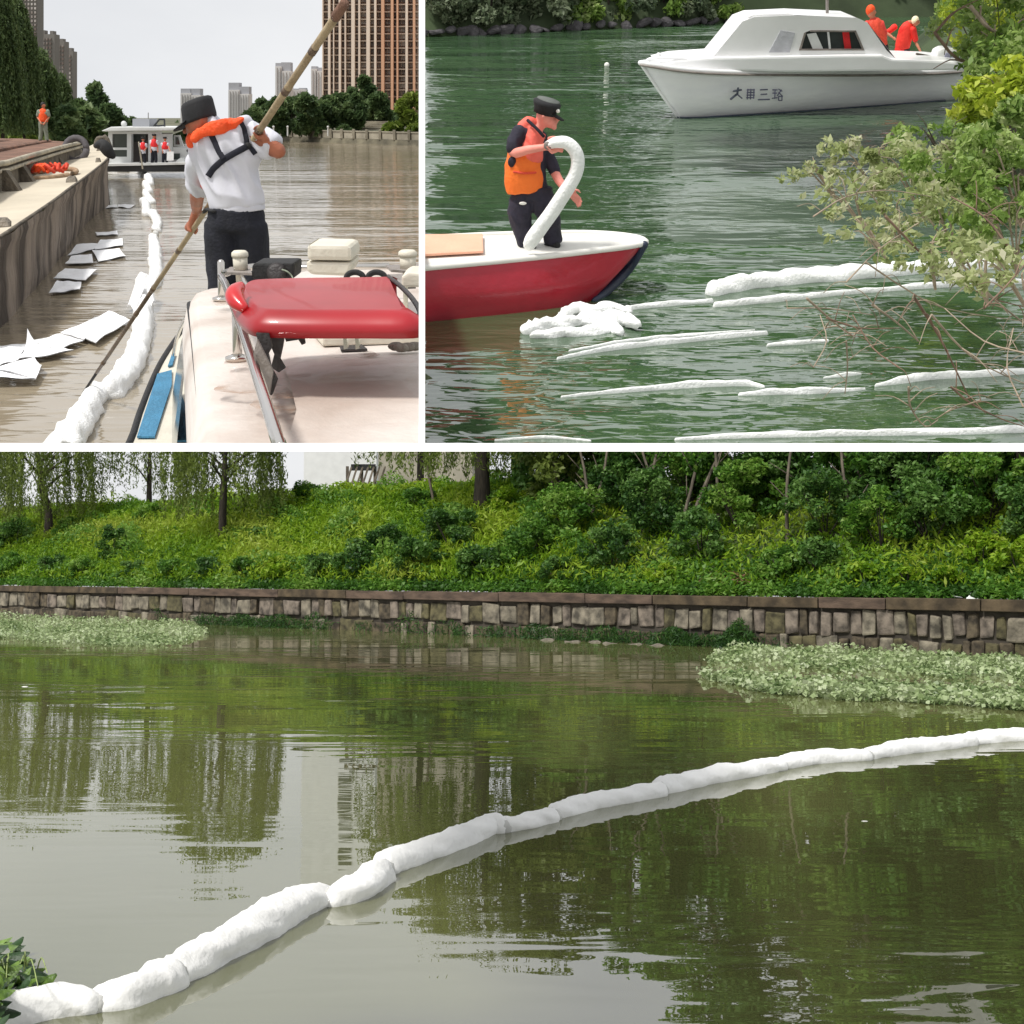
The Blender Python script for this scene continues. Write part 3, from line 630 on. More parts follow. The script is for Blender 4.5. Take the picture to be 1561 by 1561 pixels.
for i, px in enumerate(posts):
    p = qpt(px); part(TL, 'post', G().box(p + Vector((-.14, .15, .48)), p + Vector((.14, .6, 1.5))), M_quay, qw, bevel=.02)
    if i + 1 < len(posts):
        b = qpt(posts[i + 1]); g = G().add([p + Vector((.15, .4, .52)), b + Vector((-.15, .4, .52)), b + Vector((-.15, .4, 1.22)), p + Vector((.15, .4, 1.22)), p + Vector((.15, .5, .52)), b + Vector((-.15, .5, .52)), b + Vector((-.15, .5, 1.22)), p + Vector((.15, .5, 1.22))], [(0, 1, 2, 3), (7, 6, 5, 4), (3, 2, 6, 7)]); part(TL, 'panel', g, M_quay, qw)
        g = G().add([p + Vector((.15, .25, 1.23)), b + Vector((-.15, .25, 1.23)), b + Vector((-.15, .6, 1.23)), p + Vector((.15, .6, 1.23)), p + Vector((.15, .25, 1.34)), b + Vector((-.15, .25, 1.34)), b + Vector((-.15, .6, 1.34)), p + Vector((.15, .6, 1.34))], [(0, 1, 5, 4), (4, 5, 6, 7), (1, 2, 6, 5), (0, 4, 7, 3), (3, 7, 6, 2)]); part(TL, 'rail', g, M_quay, qw)
Yq = q0[3].y + 12
st_ = thing(TL, 'stone_steps', TL.at(590, 203, Yq), 'pale stepped stone embankment behind the quay wall below the right tree', 'steps')
for k in range(6):
    part(TL, 'step', pxpoly(TL, [(545, 204 - k * 3.2), (622 - k * 6, 204 - k * 3.2), (620 - k * 6, 200.8 - k * 3.2), (545 + k * .6, 200.8 - k * 3.2)], Yq + k * 1.5, 2.2), M_quay, st_)
# ---------------- the big apartment block: piers, windows, slabs
M_apt = mat('apartment_tan', (.62, .46, .38), .85, .12, .03, .1); M_pier = mat('apartment_pier', (.78, .63, .52), .85, .1, .03, .1); M_pier2 = mat('apartment_pier_orange', (.68, .38, .24), .85, .1, .03, .1)
M_glass2 = mat('tower_glass', (.26, .19, .16), .35, .4, .35, 0, c2=(.5, .46, .43), lo=.42, hi=.58); M_slab = mat('apartment_slab', (.6, .5, .42), .8, .1, .05, 0)
Yb = 235; at_ = TL.at(565, 195, Yb); ap = thing(TL, 'apartment_block', at_, 'huge tan and orange apartment block rising out of the picture on the right bank', 'apartment block')
part(TL, 'wall', pxbox(TL, 491, -60, 650, 196, Yb + 1.6, 30), M_apt, ap)
cols = [(492.5, 500), (504, 507.5), (509, 516), (520, 525), (527, 535), (541, 546), (549, 558), (564, 570), (574, 580.5), (586, 595), (600, 604), (607, 617.5), (622, 629), (633, 640)]
rowy = [186 - 10.05 * i * (1 + .004 * i) for i in range(23)]
piers = [(491, 492.5, 0), (500, 503.5, 0), (507.6, 509, 0), (516.2, 519.6, 0), (525.2, 527, 0), (535.4, 540.6, 0), (546.2, 548.6, 0), (558.4, 563.6, 0), (570.3, 573.6, 0), (581, 585.5, 1), (595.6, 599.6, 1), (604.4, 606.8, 1), (618, 621.6, 0), (629.3, 632.6, 1), (640.5, 645, 0)]
for a, b, k in piers: part(TL, 'pier', pxbox(TL, a, -60, b, 196, Yb - .5, 2.2), M_pier2 if k else M_pier, ap)
nw = 0
for y in rowy[:21]:
    for a, b in cols:
        sl = (a - 565) * .02
        part(TL, 'window', pxbox(TL, a, y - 7, b, y - .6, Yb + 1.1, .8), M_glass2, ap); nw += 1
gs = G()
for y in rowy:
    for a, b in cols:
        q = pxbox(TL, a, y - 9, b, y - 7.4, Yb + .2, 1.5); gs.add(q.v, q.f)
        if b - a > 6:
            m_ = (a + b) / 2; q = pxbox(TL, m_ - .3, y - 7.4, m_ + .3, y - .5, Yb + .9, .3); gs.add(q.v, q.f)
part(TL, 'floor_slabs', gs, M_slab, ap, kind='stuff')
# ---------------- distant towers, the paleness of haze put into their colours
M_tow = mat('tower_haze_pale', (.6, .59, .58), .9, .05, .02, 0); M_towd = mat('tower_grey', (.36, .37, .4), .9, .06, .02, 0); M_line = mat('tower_strip_haze', (.47, .46, .46), .9, .05, .02, 0)
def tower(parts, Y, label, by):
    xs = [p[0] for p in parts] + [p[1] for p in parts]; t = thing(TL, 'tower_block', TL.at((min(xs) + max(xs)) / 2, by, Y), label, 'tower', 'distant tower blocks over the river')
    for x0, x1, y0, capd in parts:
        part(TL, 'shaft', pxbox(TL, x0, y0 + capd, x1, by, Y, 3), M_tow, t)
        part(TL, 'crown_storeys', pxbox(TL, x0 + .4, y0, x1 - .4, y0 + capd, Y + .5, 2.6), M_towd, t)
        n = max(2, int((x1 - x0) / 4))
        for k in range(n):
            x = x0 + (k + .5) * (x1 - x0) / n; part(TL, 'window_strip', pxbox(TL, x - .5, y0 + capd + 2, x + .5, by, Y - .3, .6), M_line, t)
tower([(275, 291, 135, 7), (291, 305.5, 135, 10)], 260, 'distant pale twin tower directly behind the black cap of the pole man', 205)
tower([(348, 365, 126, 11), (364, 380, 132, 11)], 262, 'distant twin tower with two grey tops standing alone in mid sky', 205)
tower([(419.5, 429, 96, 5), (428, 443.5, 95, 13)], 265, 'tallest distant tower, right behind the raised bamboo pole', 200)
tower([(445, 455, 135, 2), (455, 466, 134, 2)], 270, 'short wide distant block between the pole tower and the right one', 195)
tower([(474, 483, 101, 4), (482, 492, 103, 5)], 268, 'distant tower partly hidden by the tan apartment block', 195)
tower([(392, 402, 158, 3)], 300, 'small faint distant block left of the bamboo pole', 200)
# ---------------- far right bank trees
def crowntree(st, px, py_base, Y, rpx, H, m, label, n=2600, sq=(1, 1, .9), group=None, name='tree', size=None, k=22, trunk=True, base_z=None):
    k_ = Y / F; c = st.at(px, py_base - H * .52, Y); b = st.at(px, py_base, Y); r = rpx * k_
    if base_z is not None: b.z = base_z
    t = thing(st, name, b, label, 'tree' if name != 'bush' else 'bush', group); g = G(); boughs(g, b, (b.x, b.y, c.z + r * .5), r * .07, 6, r * .7)
    part(st, 'trunk', g, M_bark2, t)
    P, ti = clumps(c, r, n, k, (1, .8, H / rpx * .5 * sq[2]), .33, -.9); link(st, 'crown', leaves(P, size or r * .09, m, 'crown', .6, .4, tint=ti), t)
LM_far = leafmat('leaf_far', [(.045, .085, .035), (.085, .14, .055), (.13, .2, .075), (.2, .27, .11)], .4)
LM_farl = leafmat('leaf_far_light', [(.08, .13, .02), (.14, .21, .03), (.22, .29, .05), (.3, .36, .09)], .35)
GR = 'trees along the far bank behind the quay wall'
for a in [(386, 206, 150, 15, 34, 'rounded dark tree just right of the orange collar of the pole man'), (404, 206, 160, 16, 48, 'tree behind the hand gripping the raised pole'), (425, 206, 155, 17, 50, 'dark tree under the tallest distant tower'),
          (446, 206, 165, 17, 50, 'dark tree left of the middle of the far bank'), (470, 207, 155, 19, 58, 'broad dark tree under the short wide distant block'), (497, 207, 158, 20, 56, 'dark tree at the left foot of the tan apartment block'),
          (520, 207, 165, 16, 62, 'dark tree next to the tall one before the apartment block'), (556, 200, 170, 20, 78, 'tallest dark tree, before the middle of the tan apartment block'), (578, 200, 168, 16, 50, 'tree right of the tallest one before the apartment block'), (540, 204, 160, 15, 52, 'tree left of the pale stone steps'),
          (601, 203, 190, 17, 26, 'low tree between the steps and the apartment block')]:
    crowntree(TL, a[0], a[1] - 3, a[2], a[3], a[4], LM_far, a[5], group=GR, n=4600, size=1.0)
crowntree(TL, 628, 201, 150, 25, 60, LM_farl, 'yellow green tree over the steps at the right edge of the wide river', group=GR, n=3000, size=1.0)
for a in [(432, 211, 147, 9, 20, 'round bush left of the lamp posts on the quay'), (462, 211, 147, 15, 28, 'large rounded bush on the quay'), (489, 212, 147, 11, 22, 'rounded bush right of the large one on the quay'), (410, 210, 147, 9, 18, 'leftmost bush on the quay near the hand'), (525, 213, 147, 10, 16, 'bush left of the stone steps on the quay'), (600, 208, 141, 14, 14, 'sprawling low bush at the foot of the right tree'), (632, 212, 139, 12, 16, 'bush at the right edge above the quay wall')]:
    crowntree(TL, a[0], a[1] - 6, a[2] + 8, a[3] * .9, a[4] * .8, LM_farl if a[0] > 590 else LM_far, a[5], group='bushes on the quay', n=1500, name='bush', size=.85)
crowntree(TL, 296, 214, 260, 16, 26, LM_far, 'far hazy tree seen between the patrol boat and the pole man', n=1200, size=1.4); crowntree(TL, 268, 214, 262, 14, 22, LM_far, 'far tree behind the roof of the patrol boat', n=1200, size=1.4)
crowntree(TL, 275, 216, 240, 20, 14, LM_far, 'low far bush on the shoreline behind the patrol boat bow', n=900, name='bush', size=1.4); crowntree(TL, 330, 214, 262, 24, 18, LM_far, 'low far tree on the shoreline hidden behind the pole man', n=900, size=1.4)
M_lamp = mat('lamp_white', (.6, .6, .58), .5, .05, 1, 0)
for px, lab in ((417, 'short pale lamp post on the quay near the hand'), (438.5, 'second short pale lamp post on the quay'), (500, 'pale lamp post on the quay, rightmost')):
    t = thing(TL, 'lamp_post', TL.at(px, 207, 145), lab, 'lamp post', 'lamp posts on the quay'); part(TL, 'pole', G().bar(TL.at(px, 207, 145), TL.at(px, 194, 145), .08, 6), M_lamp, t); part(TL, 'lamp', G().ball(TL.at(px, 193.5, 145), .13, 8, 6), M_lamp, t)
# ---------------- left bank: ground strip, willows, dark trees, stepped towers
g = G(); g.strips([[TL.on(-80, 222, 1.0), TL.on(60, 222, 1.0), TL.on(190, 222, 1.0)], [TL.on(-80, 210, 1.2), TL.on(60, 210, 1.2), TL.on(250, 210, 1.2)], [TL.on(-80, 180, 1.6) , TL.on(60, 180, 1.6), TL.on(330, 180, 1.6)]]); part(TL, 'left_bank', g, M_bankg, kind='structure')
def gtower(x0, x1, y0, Y, label, steps=()):
    t = thing(TL, 'tower_block', TL.at((x0 + x1) / 2, 200, Y), label, 'tower', 'stepped grey towers behind the left willows'); part(TL, 'shaft', pxbox(TL, x0, y0, x1, 205, Y, 2.5), M_towg, t)
    for k, s in enumerate(steps): part(TL, 'roof_turret', pxbox(TL, s[0], s[1], s[2], y0 + 1, Y + .5, 1.5), M_towg, t)
    y = y0 + 6
    while y < 190:
        x = x0 + 2
        while x < x1 - 3: part(TL, 'window', pxbox(TL, x, y, x + 2.6, y + 3.6, Y - .2, .6), M_glass2, t); x += 5
        y += 6.4
M_towg = mat('tower_grey_brown', (.19, .175, .16), .9, .1, .04, 0)
gtower(30, 57, -40, 190, 'tall grey tower behind the top of the left willows, out of frame above'); gtower(58, 83, 52, 215, 'second grey tower stepping down behind the willows', [(62, 46, 68), (76, 47, 81)])
gtower(82, 98, 63, 235, 'third grey tower stepping down behind the willows', [(90, 59, 96)]); gtower(98, 111, 78, 255, 'lowest rightmost of the grey towers behind the willows', [(102, 73, 109)])
LM_wl = leafmat('leaf_willow_left', [(.06, .1, .04), (.1, .155, .055), (.145, .21, .075), (.21, .28, .12)], .42)  # willow leaves of the left bank, tint varies by strand
def hangtree(px, by, Y, rpx, top, low, label, ns, seed=0, m=None):
    """weeping crown: hanging strands between a domed top and a low fringe"""
    k = Y / F; b = TL.at(px, by, Y); r = rpx * k; ztop = TL.at(px, top, Y).z; zlow = TL.at(px, low, Y).z
    t = thing(TL, 'willow_tree', b, label, 'tree', 'willows on the left bank'); g = G(); boughs(g, b, (b.x, b.y, ztop * .8), r * .06, 8, r * .7); part(TL, 'trunk', g, M_bark, t, smooth=True)
    P, ti = [], []
    for i in range(ns):
        a = random.uniform(0, 2 * PI); rr = r * random.uniform(.05, 1) ** .5; z0 = ztop - (ztop - b.z) * .35 * (rr / r) ** 2.5 - random.uniform(0, .5) * r * .5; z1 = zlow + random.expovariate(1 / (r * .5))
        if z1 > z0 - .5: continue
        n_ = int((z0 - z1) / k / 2.0) + 3; f = np.random.uniform(0, 1, n_)
        P.append(np.stack([b.x + math.cos(a) * (rr + .06 * r * np.sqrt(f)) + np.random.normal(0, k * 1.2, n_), b.y + math.sin(a) * rr + np.random.normal(0, k, n_), z0 - (z0 - z1) * f], 1)); ti.append(np.full(n_, random.uniform(.1, .9)) + np.random.normal(0, .12, n_))
    link(TL, 'crown', leaves(np.concatenate(P), k * 6.5, m or LM_wl, 'crown', .3, 0, .8, tint=np.concatenate(ti)), t)
hangtree(5, 216, 82, 40, -60, 205, 'huge dark willow filling the far left edge above the barge', 420)
hangtree(38, 216, 95, 30, -20, 208, 'tall willow hanging behind the man standing on the barge', 380)
hangtree(72, 216, 104, 24, 70, 200, 'willow right of the man on the barge, lower crown', 260)
hangtree(98, 216, 118, 18, 108, 195, 'rightmost and smallest willow of the left bank', 200)
for a in [(118, 220, 105, 22, 66, 'dark bushy tree right of the willows'), (146, 220, 120, 24, 92, 'tree with the tallest rounded crown above the left bank'), (172, 220, 112, 15, 62, 'dark tree directly left of the patrol boat'), (134, 221, 88, 20, 50, 'very dark low tree above the bow of the barge'), (100, 220, 84, 22, 50, 'dark low tree over the end of the barge hold'), (186, 215, 140, 12, 36, 'small tree behind the patrol boat stern'), (204, 212, 160, 12, 30, 'farthest small tree behind the patrol boat roof')]:
    crowntree(TL, a[0], a[1], a[2], a[3], a[4], LM_far, a[5], n=3000, group='dark trees on the left bank', size=.75)
P = [list(TL.on(random.uniform(-10, 150), random.uniform(213, 219), 1.1) + Vector((0, 0, random.uniform(0, 1.3)))) for _ in range(3500)]
link(TL, 'undergrowth', leaves(P, .5, LM_farl, 'undergrowth', .4, .1, .2), label='green undergrowth below the willows beyond the barge', cat='undergrowth', kind='stuff')

# ---------------- barge
M_bside = mat('barge_side', (.13, .1, .08), .95, .5, 1.1, 1, c2=(.27, .22, .18), stretch=(1, 1, .3), lo=.4, hi=.6); M_bdeck = mat('barge_deck', (.52, .46, .36), .85, .1, .5, .2); M_rust = mat('rusty_brown', (.17, .09, .06), .9, .35, 1.2, .4)
M_steel = mat('dull_steel', (.12, .1, .075), .8, .4, 2, .4); M_lightrail = mat('worn_rail', (.38, .34, .26), .7, .25, 1.5, .3); M_conc = mat('grey_block', (.26, .23, .19), .9, .3, 4, .5)
edge = [(-60, 392), (0, 361), (33, 339), (60, 321), (87, 302), (105, 288), (122, 276), (138, 264), (153, 252), (163, 243), (165.5, 237), (163, 231), (158, 226), (150, 221)]
watl = [(-60, 546), (0, 500), (33, 466), (55, 440), (72, 418), (90, 396), (109, 373), (122, 355), (140, 332), (155, 312), (157, 290), (157, 270), (156, 262), (152, 250)]
zs = [1.36, 1.37, 1.39, 1.41, 1.43, 1.45, 1.48, 1.52, 1.56, 1.6, 1.62, 1.64, 1.66, 1.68]
E_ = [TL.on(x, y, z) for (x, y), z in zip(edge, zs)]; W_ = [TL.on(x, y, 0) for x, y in watl]
for i in range(9, len(W_)): W_[i] = Vector((E_[i].x - .1, max(W_[9].y, E_[i].y - 2), 0))
E2 = [Vector(p[:3]) for p in crm(E_, 3)]; W2 = [Vector(p[:3]) for p in crm(W_, 3)]
bg_ = thing(TL, 'barge', TL.on(20, 400, 0), 'old rust stained cargo barge with pale deck moored along the left bank', 'barge')
rowsb = []
for f in (0, .08, .2, .4, .6, .8, 1.0, 1.15):
    rowsb.append([e.lerp(w_, f) + Vector((.05 * noise.noise(Vector((e.x, e.y * .6, f * 3)) * 1.2) + (.06 if f < .1 else 0), 0, 0)) for e, w_ in zip(E2, W2)])
part(TL, 'hull_side', G().strips(rowsb), M_bside, bg_, smooth=True)
inn = [(-60, 322), (0, 292), (9, 289), (36, 275), (60, 264), (84, 253), (105, 244), (118, 238), (124, 234), (128, 229), (131, 226), (134, 224), (138, 222), (142, 220)]
I_ = [Vector(p[:3]) for p in crm([TL.on(x, y, z) for (x, y), z in zip(inn, zs)], 3)]
part(TL, 'deck', G().strips([E2, [e.lerp(i_, .5) for e, i_ in zip(E2, I_)], I_]), M_bdeck, bg_, smooth=True)
part(TL, 'gunwale', G().tube(E2, [.035], n=6, sm=1), M_steel, bg_, smooth=True)
cb = [TL.on(x, y, z) for (x, y), z in zip(inn[:9], zs)]
ctop = [Vector((p.x, p.y, 2.0)) for p in cb]
coam = part(TL, 'coaming', G().strips([cb, ctop]), M_steel, bg_)
for dz, r_, m_, nm in ((2.03, .07, M_lightrail, 'coaming_rail'), (1.86, .05, M_lightrail, 'coaming_rail')):
    part(TL, nm, G().tube([Vector((p.x + .1, p.y, dz)) for p in cb], [r_], n=8, sm=1), m_, coam, smooth=True)
hcv = part(TL, 'hold_cover', G().add([ctop[0], ctop[2], ctop[4], ctop[6], ctop[8], ctop[8] + Vector((-4, 4, .1)), Vector((-40, ctop[8].y + 3, 2.15)), Vector((-40, ctop[0].y, 2.1))], [(0, 1, 2, 3, 4, 5, 6, 7)]), M_rust, bg_)
for k in range(4):
    a, b = ctop[1], ctop[8]; off = Vector((-1.6 - 2.6 * k, 1.5 * k, .06)); part(TL, 'cover_beam', G().bar(a + off, b + off * .8, .09, 6), M_rust, hcv)
for px, py in [(9, 290), (33, 277), (52, 266), (68, 258), (84, 252), (98, 246), (108, 242), (117, 238)]:
    p = TL.on(px, py, 1.42); part(TL, 'bracket', G().add([p + Vector((.32, 0, -.02)), p + Vector((-.1, 0, -.02)), p + Vector((-.05, 0, .46)), p + Vector((.05, 0, .46))] + [p + Vector((.32, .25, -.02)), p + Vector((-.1, .25, -.02)), p + Vector((-.05, .25, .46)), p + Vector((.05, .25, .46))], [(0, 1, 2, 3), (4, 5, 6, 7), (0, 3, 7, 4), (1, 2, 6, 5), (0, 1, 5, 4), (3, 2, 6, 7)]), M_steel, bg_)
def deckthing(px, py, w_, h_, label, name, m, cat, z=1.47, rot=.4):
    p = TL.on(px, py, z); g = G(); s_ = p.y / F; a = w_ * s_ / 2; V = []
    for zz, q in ((0, 1.15), (.55, 1), (1, .7)): V += [p + Vector((math.cos(t) * a * q * random.uniform(.85, 1.15), math.sin(t) * a * q, zz * h_ * s_)) for t in np.arange(rot, rot + 6.2, 1.05)]
    n_ = len(V) // 3; g.add(V, [(r * n_ + i, r * n_ + (i + 1) % n_, (r + 1) * n_ + (i + 1) % n_, (r + 1) * n_ + i) for r in range(2) for i in range(n_)] + [tuple(range(2 * n_, 3 * n_))]); part(TL, name, g, m, label=label, cat=cat)
deckthing(110, 279, 15, 10, 'grey lump of concrete on the barge deck near the edge, the largest', 'concrete_block', M_conc, 'block', 1.44)
deckthing(150, 248, 8, 7, 'small square grey block on the barge deck near the bow', 'concrete_block', M_conc, 'block', 1.55)
deckthing(153, 231, 10, 7, 'dark bollard on the bow of the barge', 'bollard', M_steel, 'bollard', 1.6)
deckthing(5, 345, 22, 13, 'broken grey chunk at the left end of the barge deck edge', 'concrete_block', M_conc, 'block', 1.38)
# heap of orange life rings and vests on the barge, tyre, mooring gear
M_orange = mat('lifejacket_orange', lin(250, 85, 25), .65, .12, 5, .3); M_orr = mat('lifejacket_red_orange', lin(225, 75, 50), .7, .15, 5, .3); M_rope = mat('rope_tan', (.35, .24, .15), .9, .2, 8, .3)
p = TL.on(78, 269, 1.45); hp = thing(TL, 'life_ring', p, 'orange life ring with a bundle of orange line on the barge deck', 'life ring')
ringp = [p + Vector((.62 * math.cos(a), 1.3 * math.sin(a), .08 + .08 * math.sin(a))) for a in np.linspace(0, 2 * PI, 25)]; part(TL, 'ring', G().tube(ringp, [.07], n=8, sm=1, dome=False), M_rope, hp, smooth=True)
for i in range(7):
    a = i * .9; q = p + Vector((.3 * math.cos(a), .55 * math.sin(a), .12)); part(TL, 'line_coil', G().tube([q + Vector((.16 * math.cos(t), .25 * math.sin(t), .12 + .1 * math.sin(t * 2 + i))) for t in np.linspace(0, 5.5, 9)], [.05], n=6, sm=1), M_orange if i % 2 else M_orr, hp, smooth=True)
M_rub = mat('black_rubber', (.015, .015, .016), .75, .2, 6, .2)
p = TL.on(115, 226, 1.9); part(TL, 'tyre', G().tube([p + Vector((.42 * math.cos(a), .2 * math.sin(a), .42 * math.sin(a) - .05)) for a in np.linspace(0, 2 * PI, 19)], [.13], n=8, sm=1, dome=False), mat('grey_rubber', (.09, .08, .085), .8), label='old grey tyre at the bow end of the barge hold', cat='tyre', smooth=True)
p = TL.at(160, 226, 47); g = G(); rp = [TL.at(x, y, 47) for x, y in ((148, 222), (155, 220), (160, 224), (166, 232), (172, 238))]
part(TL, 'fender', g.tube(rp, [.12, .18, .22, .2, .12], n=8), M_rub, label='black rubber fender hanging over the bow of the barge', cat='fender', smooth=True)
g = G()
for a, b, c in (((146, 223), (150, 212), (158, 212)), ((150, 224), (160, 209), (168, 226))): g.tube([TL.at(*a, 49), TL.at(*b, 49), TL.at(*c, 49)], [.1], n=6)
part(TL, 'anchor_winch', g, M_steel, label='dark anchor winch on the bow of the barge', cat='winch', smooth=True)

# ---------------- figures
M_skin = mat('skin', lin(190, 120, 90), .55, .08, 6, .1); M_skind = mat('skin_tanned', lin(150, 88, 62), .5, .1, 6, .12, c2=lin(176, 104, 76)); M_shirt = mat('white_shirt', (.6, .6, .66), .8, .02, 8, .04); M_navy = mat('navy_cloth', (.008, .009, .016), .85, .3, 8, .2)
M_vestr = mat('vest_red', lin(225, 40, 45), .7, .15, 6, .2); M_hair = mat('hair_black', (.012, .01, .01), .6, .2, 9, .3); M_grncloth = mat('grey_green_cloth', lin(128, 136, 120), .85, .12, 5, .2); M_capb = mat('cap_black', (.012, .012, .014), .8, .3, 9, .08)
def figure(st, label, Y, J, s, shirt, trous, vest=None, hair=M_hair, name='person', vestlong=True, cap=True, face=1, voxel=.02, sheet=None):
    """J: joints as picture points (x, y, depth offset); s: metres per picture pixel at Y"""
    P = {k: st.at(v[0], v[1], Y + (v[2] if len(v) > 2 else 0)) for k, v in J.items()}
    base = (P['fl'] + P['fr']) / 2; t = thing(st, name, base, label, 'person'); H = (J['fl'][1] - J['hd'][1]) * s / .93; u = H / 1.72
    g = G(); neck, hip = P['nk'], P['hp']
    g.tube([hip, hip.lerp(neck, .3), hip.lerp(neck, .72), neck], [(.155 * u, .11 * u), (.14 * u, .1 * u), (.17 * u, .11 * u), (.06 * u, .06 * u)], n=14)
    g.ball(P['hd'], .1 * u, 14, 10, (.85, 1, 1.18)); g.tube([neck, P['hd']], [.055 * u, .055 * u], n=10)
    fx = face * .09 * u; g.ball(P['hd'] + Vector((fx, -.03 * u, -.01 * u)), .022 * u, 8, 6); g.ball(P['hd'] + Vector((fx * .9, -.02 * u, -.05 * u)), .02 * u, 8, 6)
    for sd in 'lr':
        sh, el, hd, kn, ft = P['s' + sd], P['e' + sd], P['h' + sd], P['k' + sd], P['f' + sd]
        g.tube([sh, sh.lerp(el, .5), el, el.lerp(hd, .5), hd], [.055 * u, .05 * u, .04 * u, .038 * u, .028 * u], n=10)
        dv = (hd - el).normalized(); side = dv.cross(Vector((0, 1, 0))).normalized(); g.ball(hd + dv * .04 * u, .045 * u, 8, 6, (.8, .6, 1))
        for k in range(4): q = hd + dv * .06 * u + side * (k - 1.5) * .02 * u; g.tube([q, q + dv * .045 * u, q + dv * .07 * u + Vector((0, .03 * u, 0))], [.0105 * u], n=6)
        q = hd + side * .035 * u; g.tube([q, q + dv * .04 * u + side * .025 * u], [.012 * u, .01 * u], n=6, sm=1)
        hj = hip + (ft - hip).project(Vector((1, 0, 0))) * .5
        g.tube([hj, kn, kn.lerp(ft, .5), ft], [.07 * u, .045 * u, .04 * u, .035 * u], n=10)
    link(st, 'body', fuse(g, voxel * u, 'body', M_skin), t)
    g = G(); 
    g.tube([hip + (neck - hip) * -.02, hip.lerp(neck, .3), hip.lerp(neck, .74), neck - (neck - hip) * .03], [(.18 * u, .135 * u), (.165 * u, .125 * u), (.2 * u, .135 * u), (.08 * u, .08 * u)], n=16)
    for sd in 'lr':
        sh, el = P['s' + sd], P['e' + sd]; g.tube([sh, sh.lerp(el, .5), sh.lerp(el, .85)], [.078 * u, .07 * u, .068 * u], n=12)
    link(st, 'shirt', fuse(g, voxel * u, 'shirt', shirt, wrinkle=.012 * u), t)
    g = G()
    for sd in 'lr':
        kn, ft = P['k' + sd], P['f' + sd]; hj = hip + Vector(((kn.x - hip.x) * .6, 0, -.02))
        g.tube([hip.lerp(hj, .5) + Vector((0, 0, .03)), hj, kn, kn.lerp(ft, .5), ft + Vector((0, 0, .04 * u))], [.14 * u, .115 * u, .085 * u, .08 * u, .075 * u], n=12)
    link(st, 'trousers', fuse(g, voxel * u, 'trousers', trous, wrinkle=.01 * u), t)
    for sd in 'lr':
        ft = P['f' + sd]; part(st, 'shoe', G().tube([ft + Vector((0, .05 * u, .03 * u)), ft + Vector((face * .05 * u, -.12 * u, .02 * u))], [.045 * u, .04 * u], n=8), M_rub, t, smooth=True)
    if vest:
        g = G(); a, b = (hip.lerp(neck, .12 if vestlong else .35), hip.lerp(neck, .86)); g.tube([a, a.lerp(b, .5), b], [(.185 * u, .15 * u), (.195 * u, .155 * u), (.16 * u, .13 * u)], n=16)
        link(st, 'life_vest', fuse(g, voxel * u, 'life_vest', vest, wrinkle=.012 * u), t)
    hd = P['hd']
    if cap:
        g = G(); g.lathe(hd + Vector((0, 0, .03 * u)), [(.105 * u, 0), (.115 * u, .05 * u), (.12 * u, .085 * u), (.09 * u, .105 * u), (.01, .11 * u)], 14); part(st, 'cap', g, M_capb, t, smooth=True)
        g = G(); g.ball(hd + Vector((face * .1 * u, -.05 * u, .035 * u)), .075 * u, 12, 5, (1, 1, .16)); part(st, 'cap_brim', g, M_capb, t, smooth=True)
    else: part(st, 'hair', G().ball(hd + Vector((-face * .015 * u, .01, .03 * u)), .108 * u, 14, 9, (.9, 1, 1.05)), hair, t, smooth=True)
    return t, P, u
# man on the barge, seen from behind, orange vest
Y = 56; s = Y / F
figure(TL, 'man in orange vest and grey trousers standing on the barge, back turned', Y, dict(hd=(66, 160.5), nk=(66, 166.5), hp=(66, 187), sl=(59.5, 169), el=(57, 178), hl=(61.5, 186, -.15), sr=(72.5, 169), er=(75, 178), hr=(68.5, 187, -.15), kl=(62.5, 201), fl=(61.5, 215), kr=(70, 201), fr=(72, 215)), s, M_grncloth, M_grncloth, M_orange, cap=False)

# ---------------- patrol boat with its crew
M_bw = mat('boat_white', (.62, .63, .62), .45, .06, .6, .1); M_hulld = mat('boat_black_hull', (.03, .032, .035), .5, .3, 1, .1); M_gl = mat('cabin_glass', (.06, .07, .065), .12, .3, .6, 0, spec=.8); M_bint = mat('cabin_inside', (.09, .08, .075), .8, .2, 1, .1)
Y = 70; pb = thing(TL, 'patrol_boat', TL.at(225, 261, Y), 'white river patrol boat with flat roof and open side door moored across the stream', 'boat')
hl = [(155, 252), (300, 249), (306, 252), (298, 262), (160, 262)]
part(TL, 'hull', pxpoly(TL, hl, Y - .6, 5.2), M_hulld, pb, bevel=.08); part(TL, 'deck_edge', pxpoly(TL, [(156, 250), (303, 247), (304, 250.4), (156, 253.5)], Y - .8, 5.5), M_bw, pb)
Y = 70.6
for q in ([(165, 203), (171, 203), (171, 250), (165, 250)], [(193.5, 201), (200, 201), (200, 250), (193.5, 250)]): part(TL, 'cabin_post', pxpoly(TL, q, Y, .4), M_bw, pb)
part(TL, 'cabin_panel', pxbox(TL, 165, 225, 200, 228.5, Y - .02, .3), M_bw, pb); part(TL, 'cabin_panel', pxbox(TL, 165, 239, 200, 250, Y - .02, .3), M_bw, pb)
part(TL, 'cabin_panel', pxbox(TL, 165, 200.5, 245, 204.2, Y - .03, .3), M_bw, pb); part(TL, 'cabin_wall', pxbox(TL, 226, 204, 232, 250, Y + .05, .25), M_bw, pb); part(TL, 'cabin_wall', pxbox(TL, 238, 204, 262, 250, Y + .2, .25), M_bw, pb)
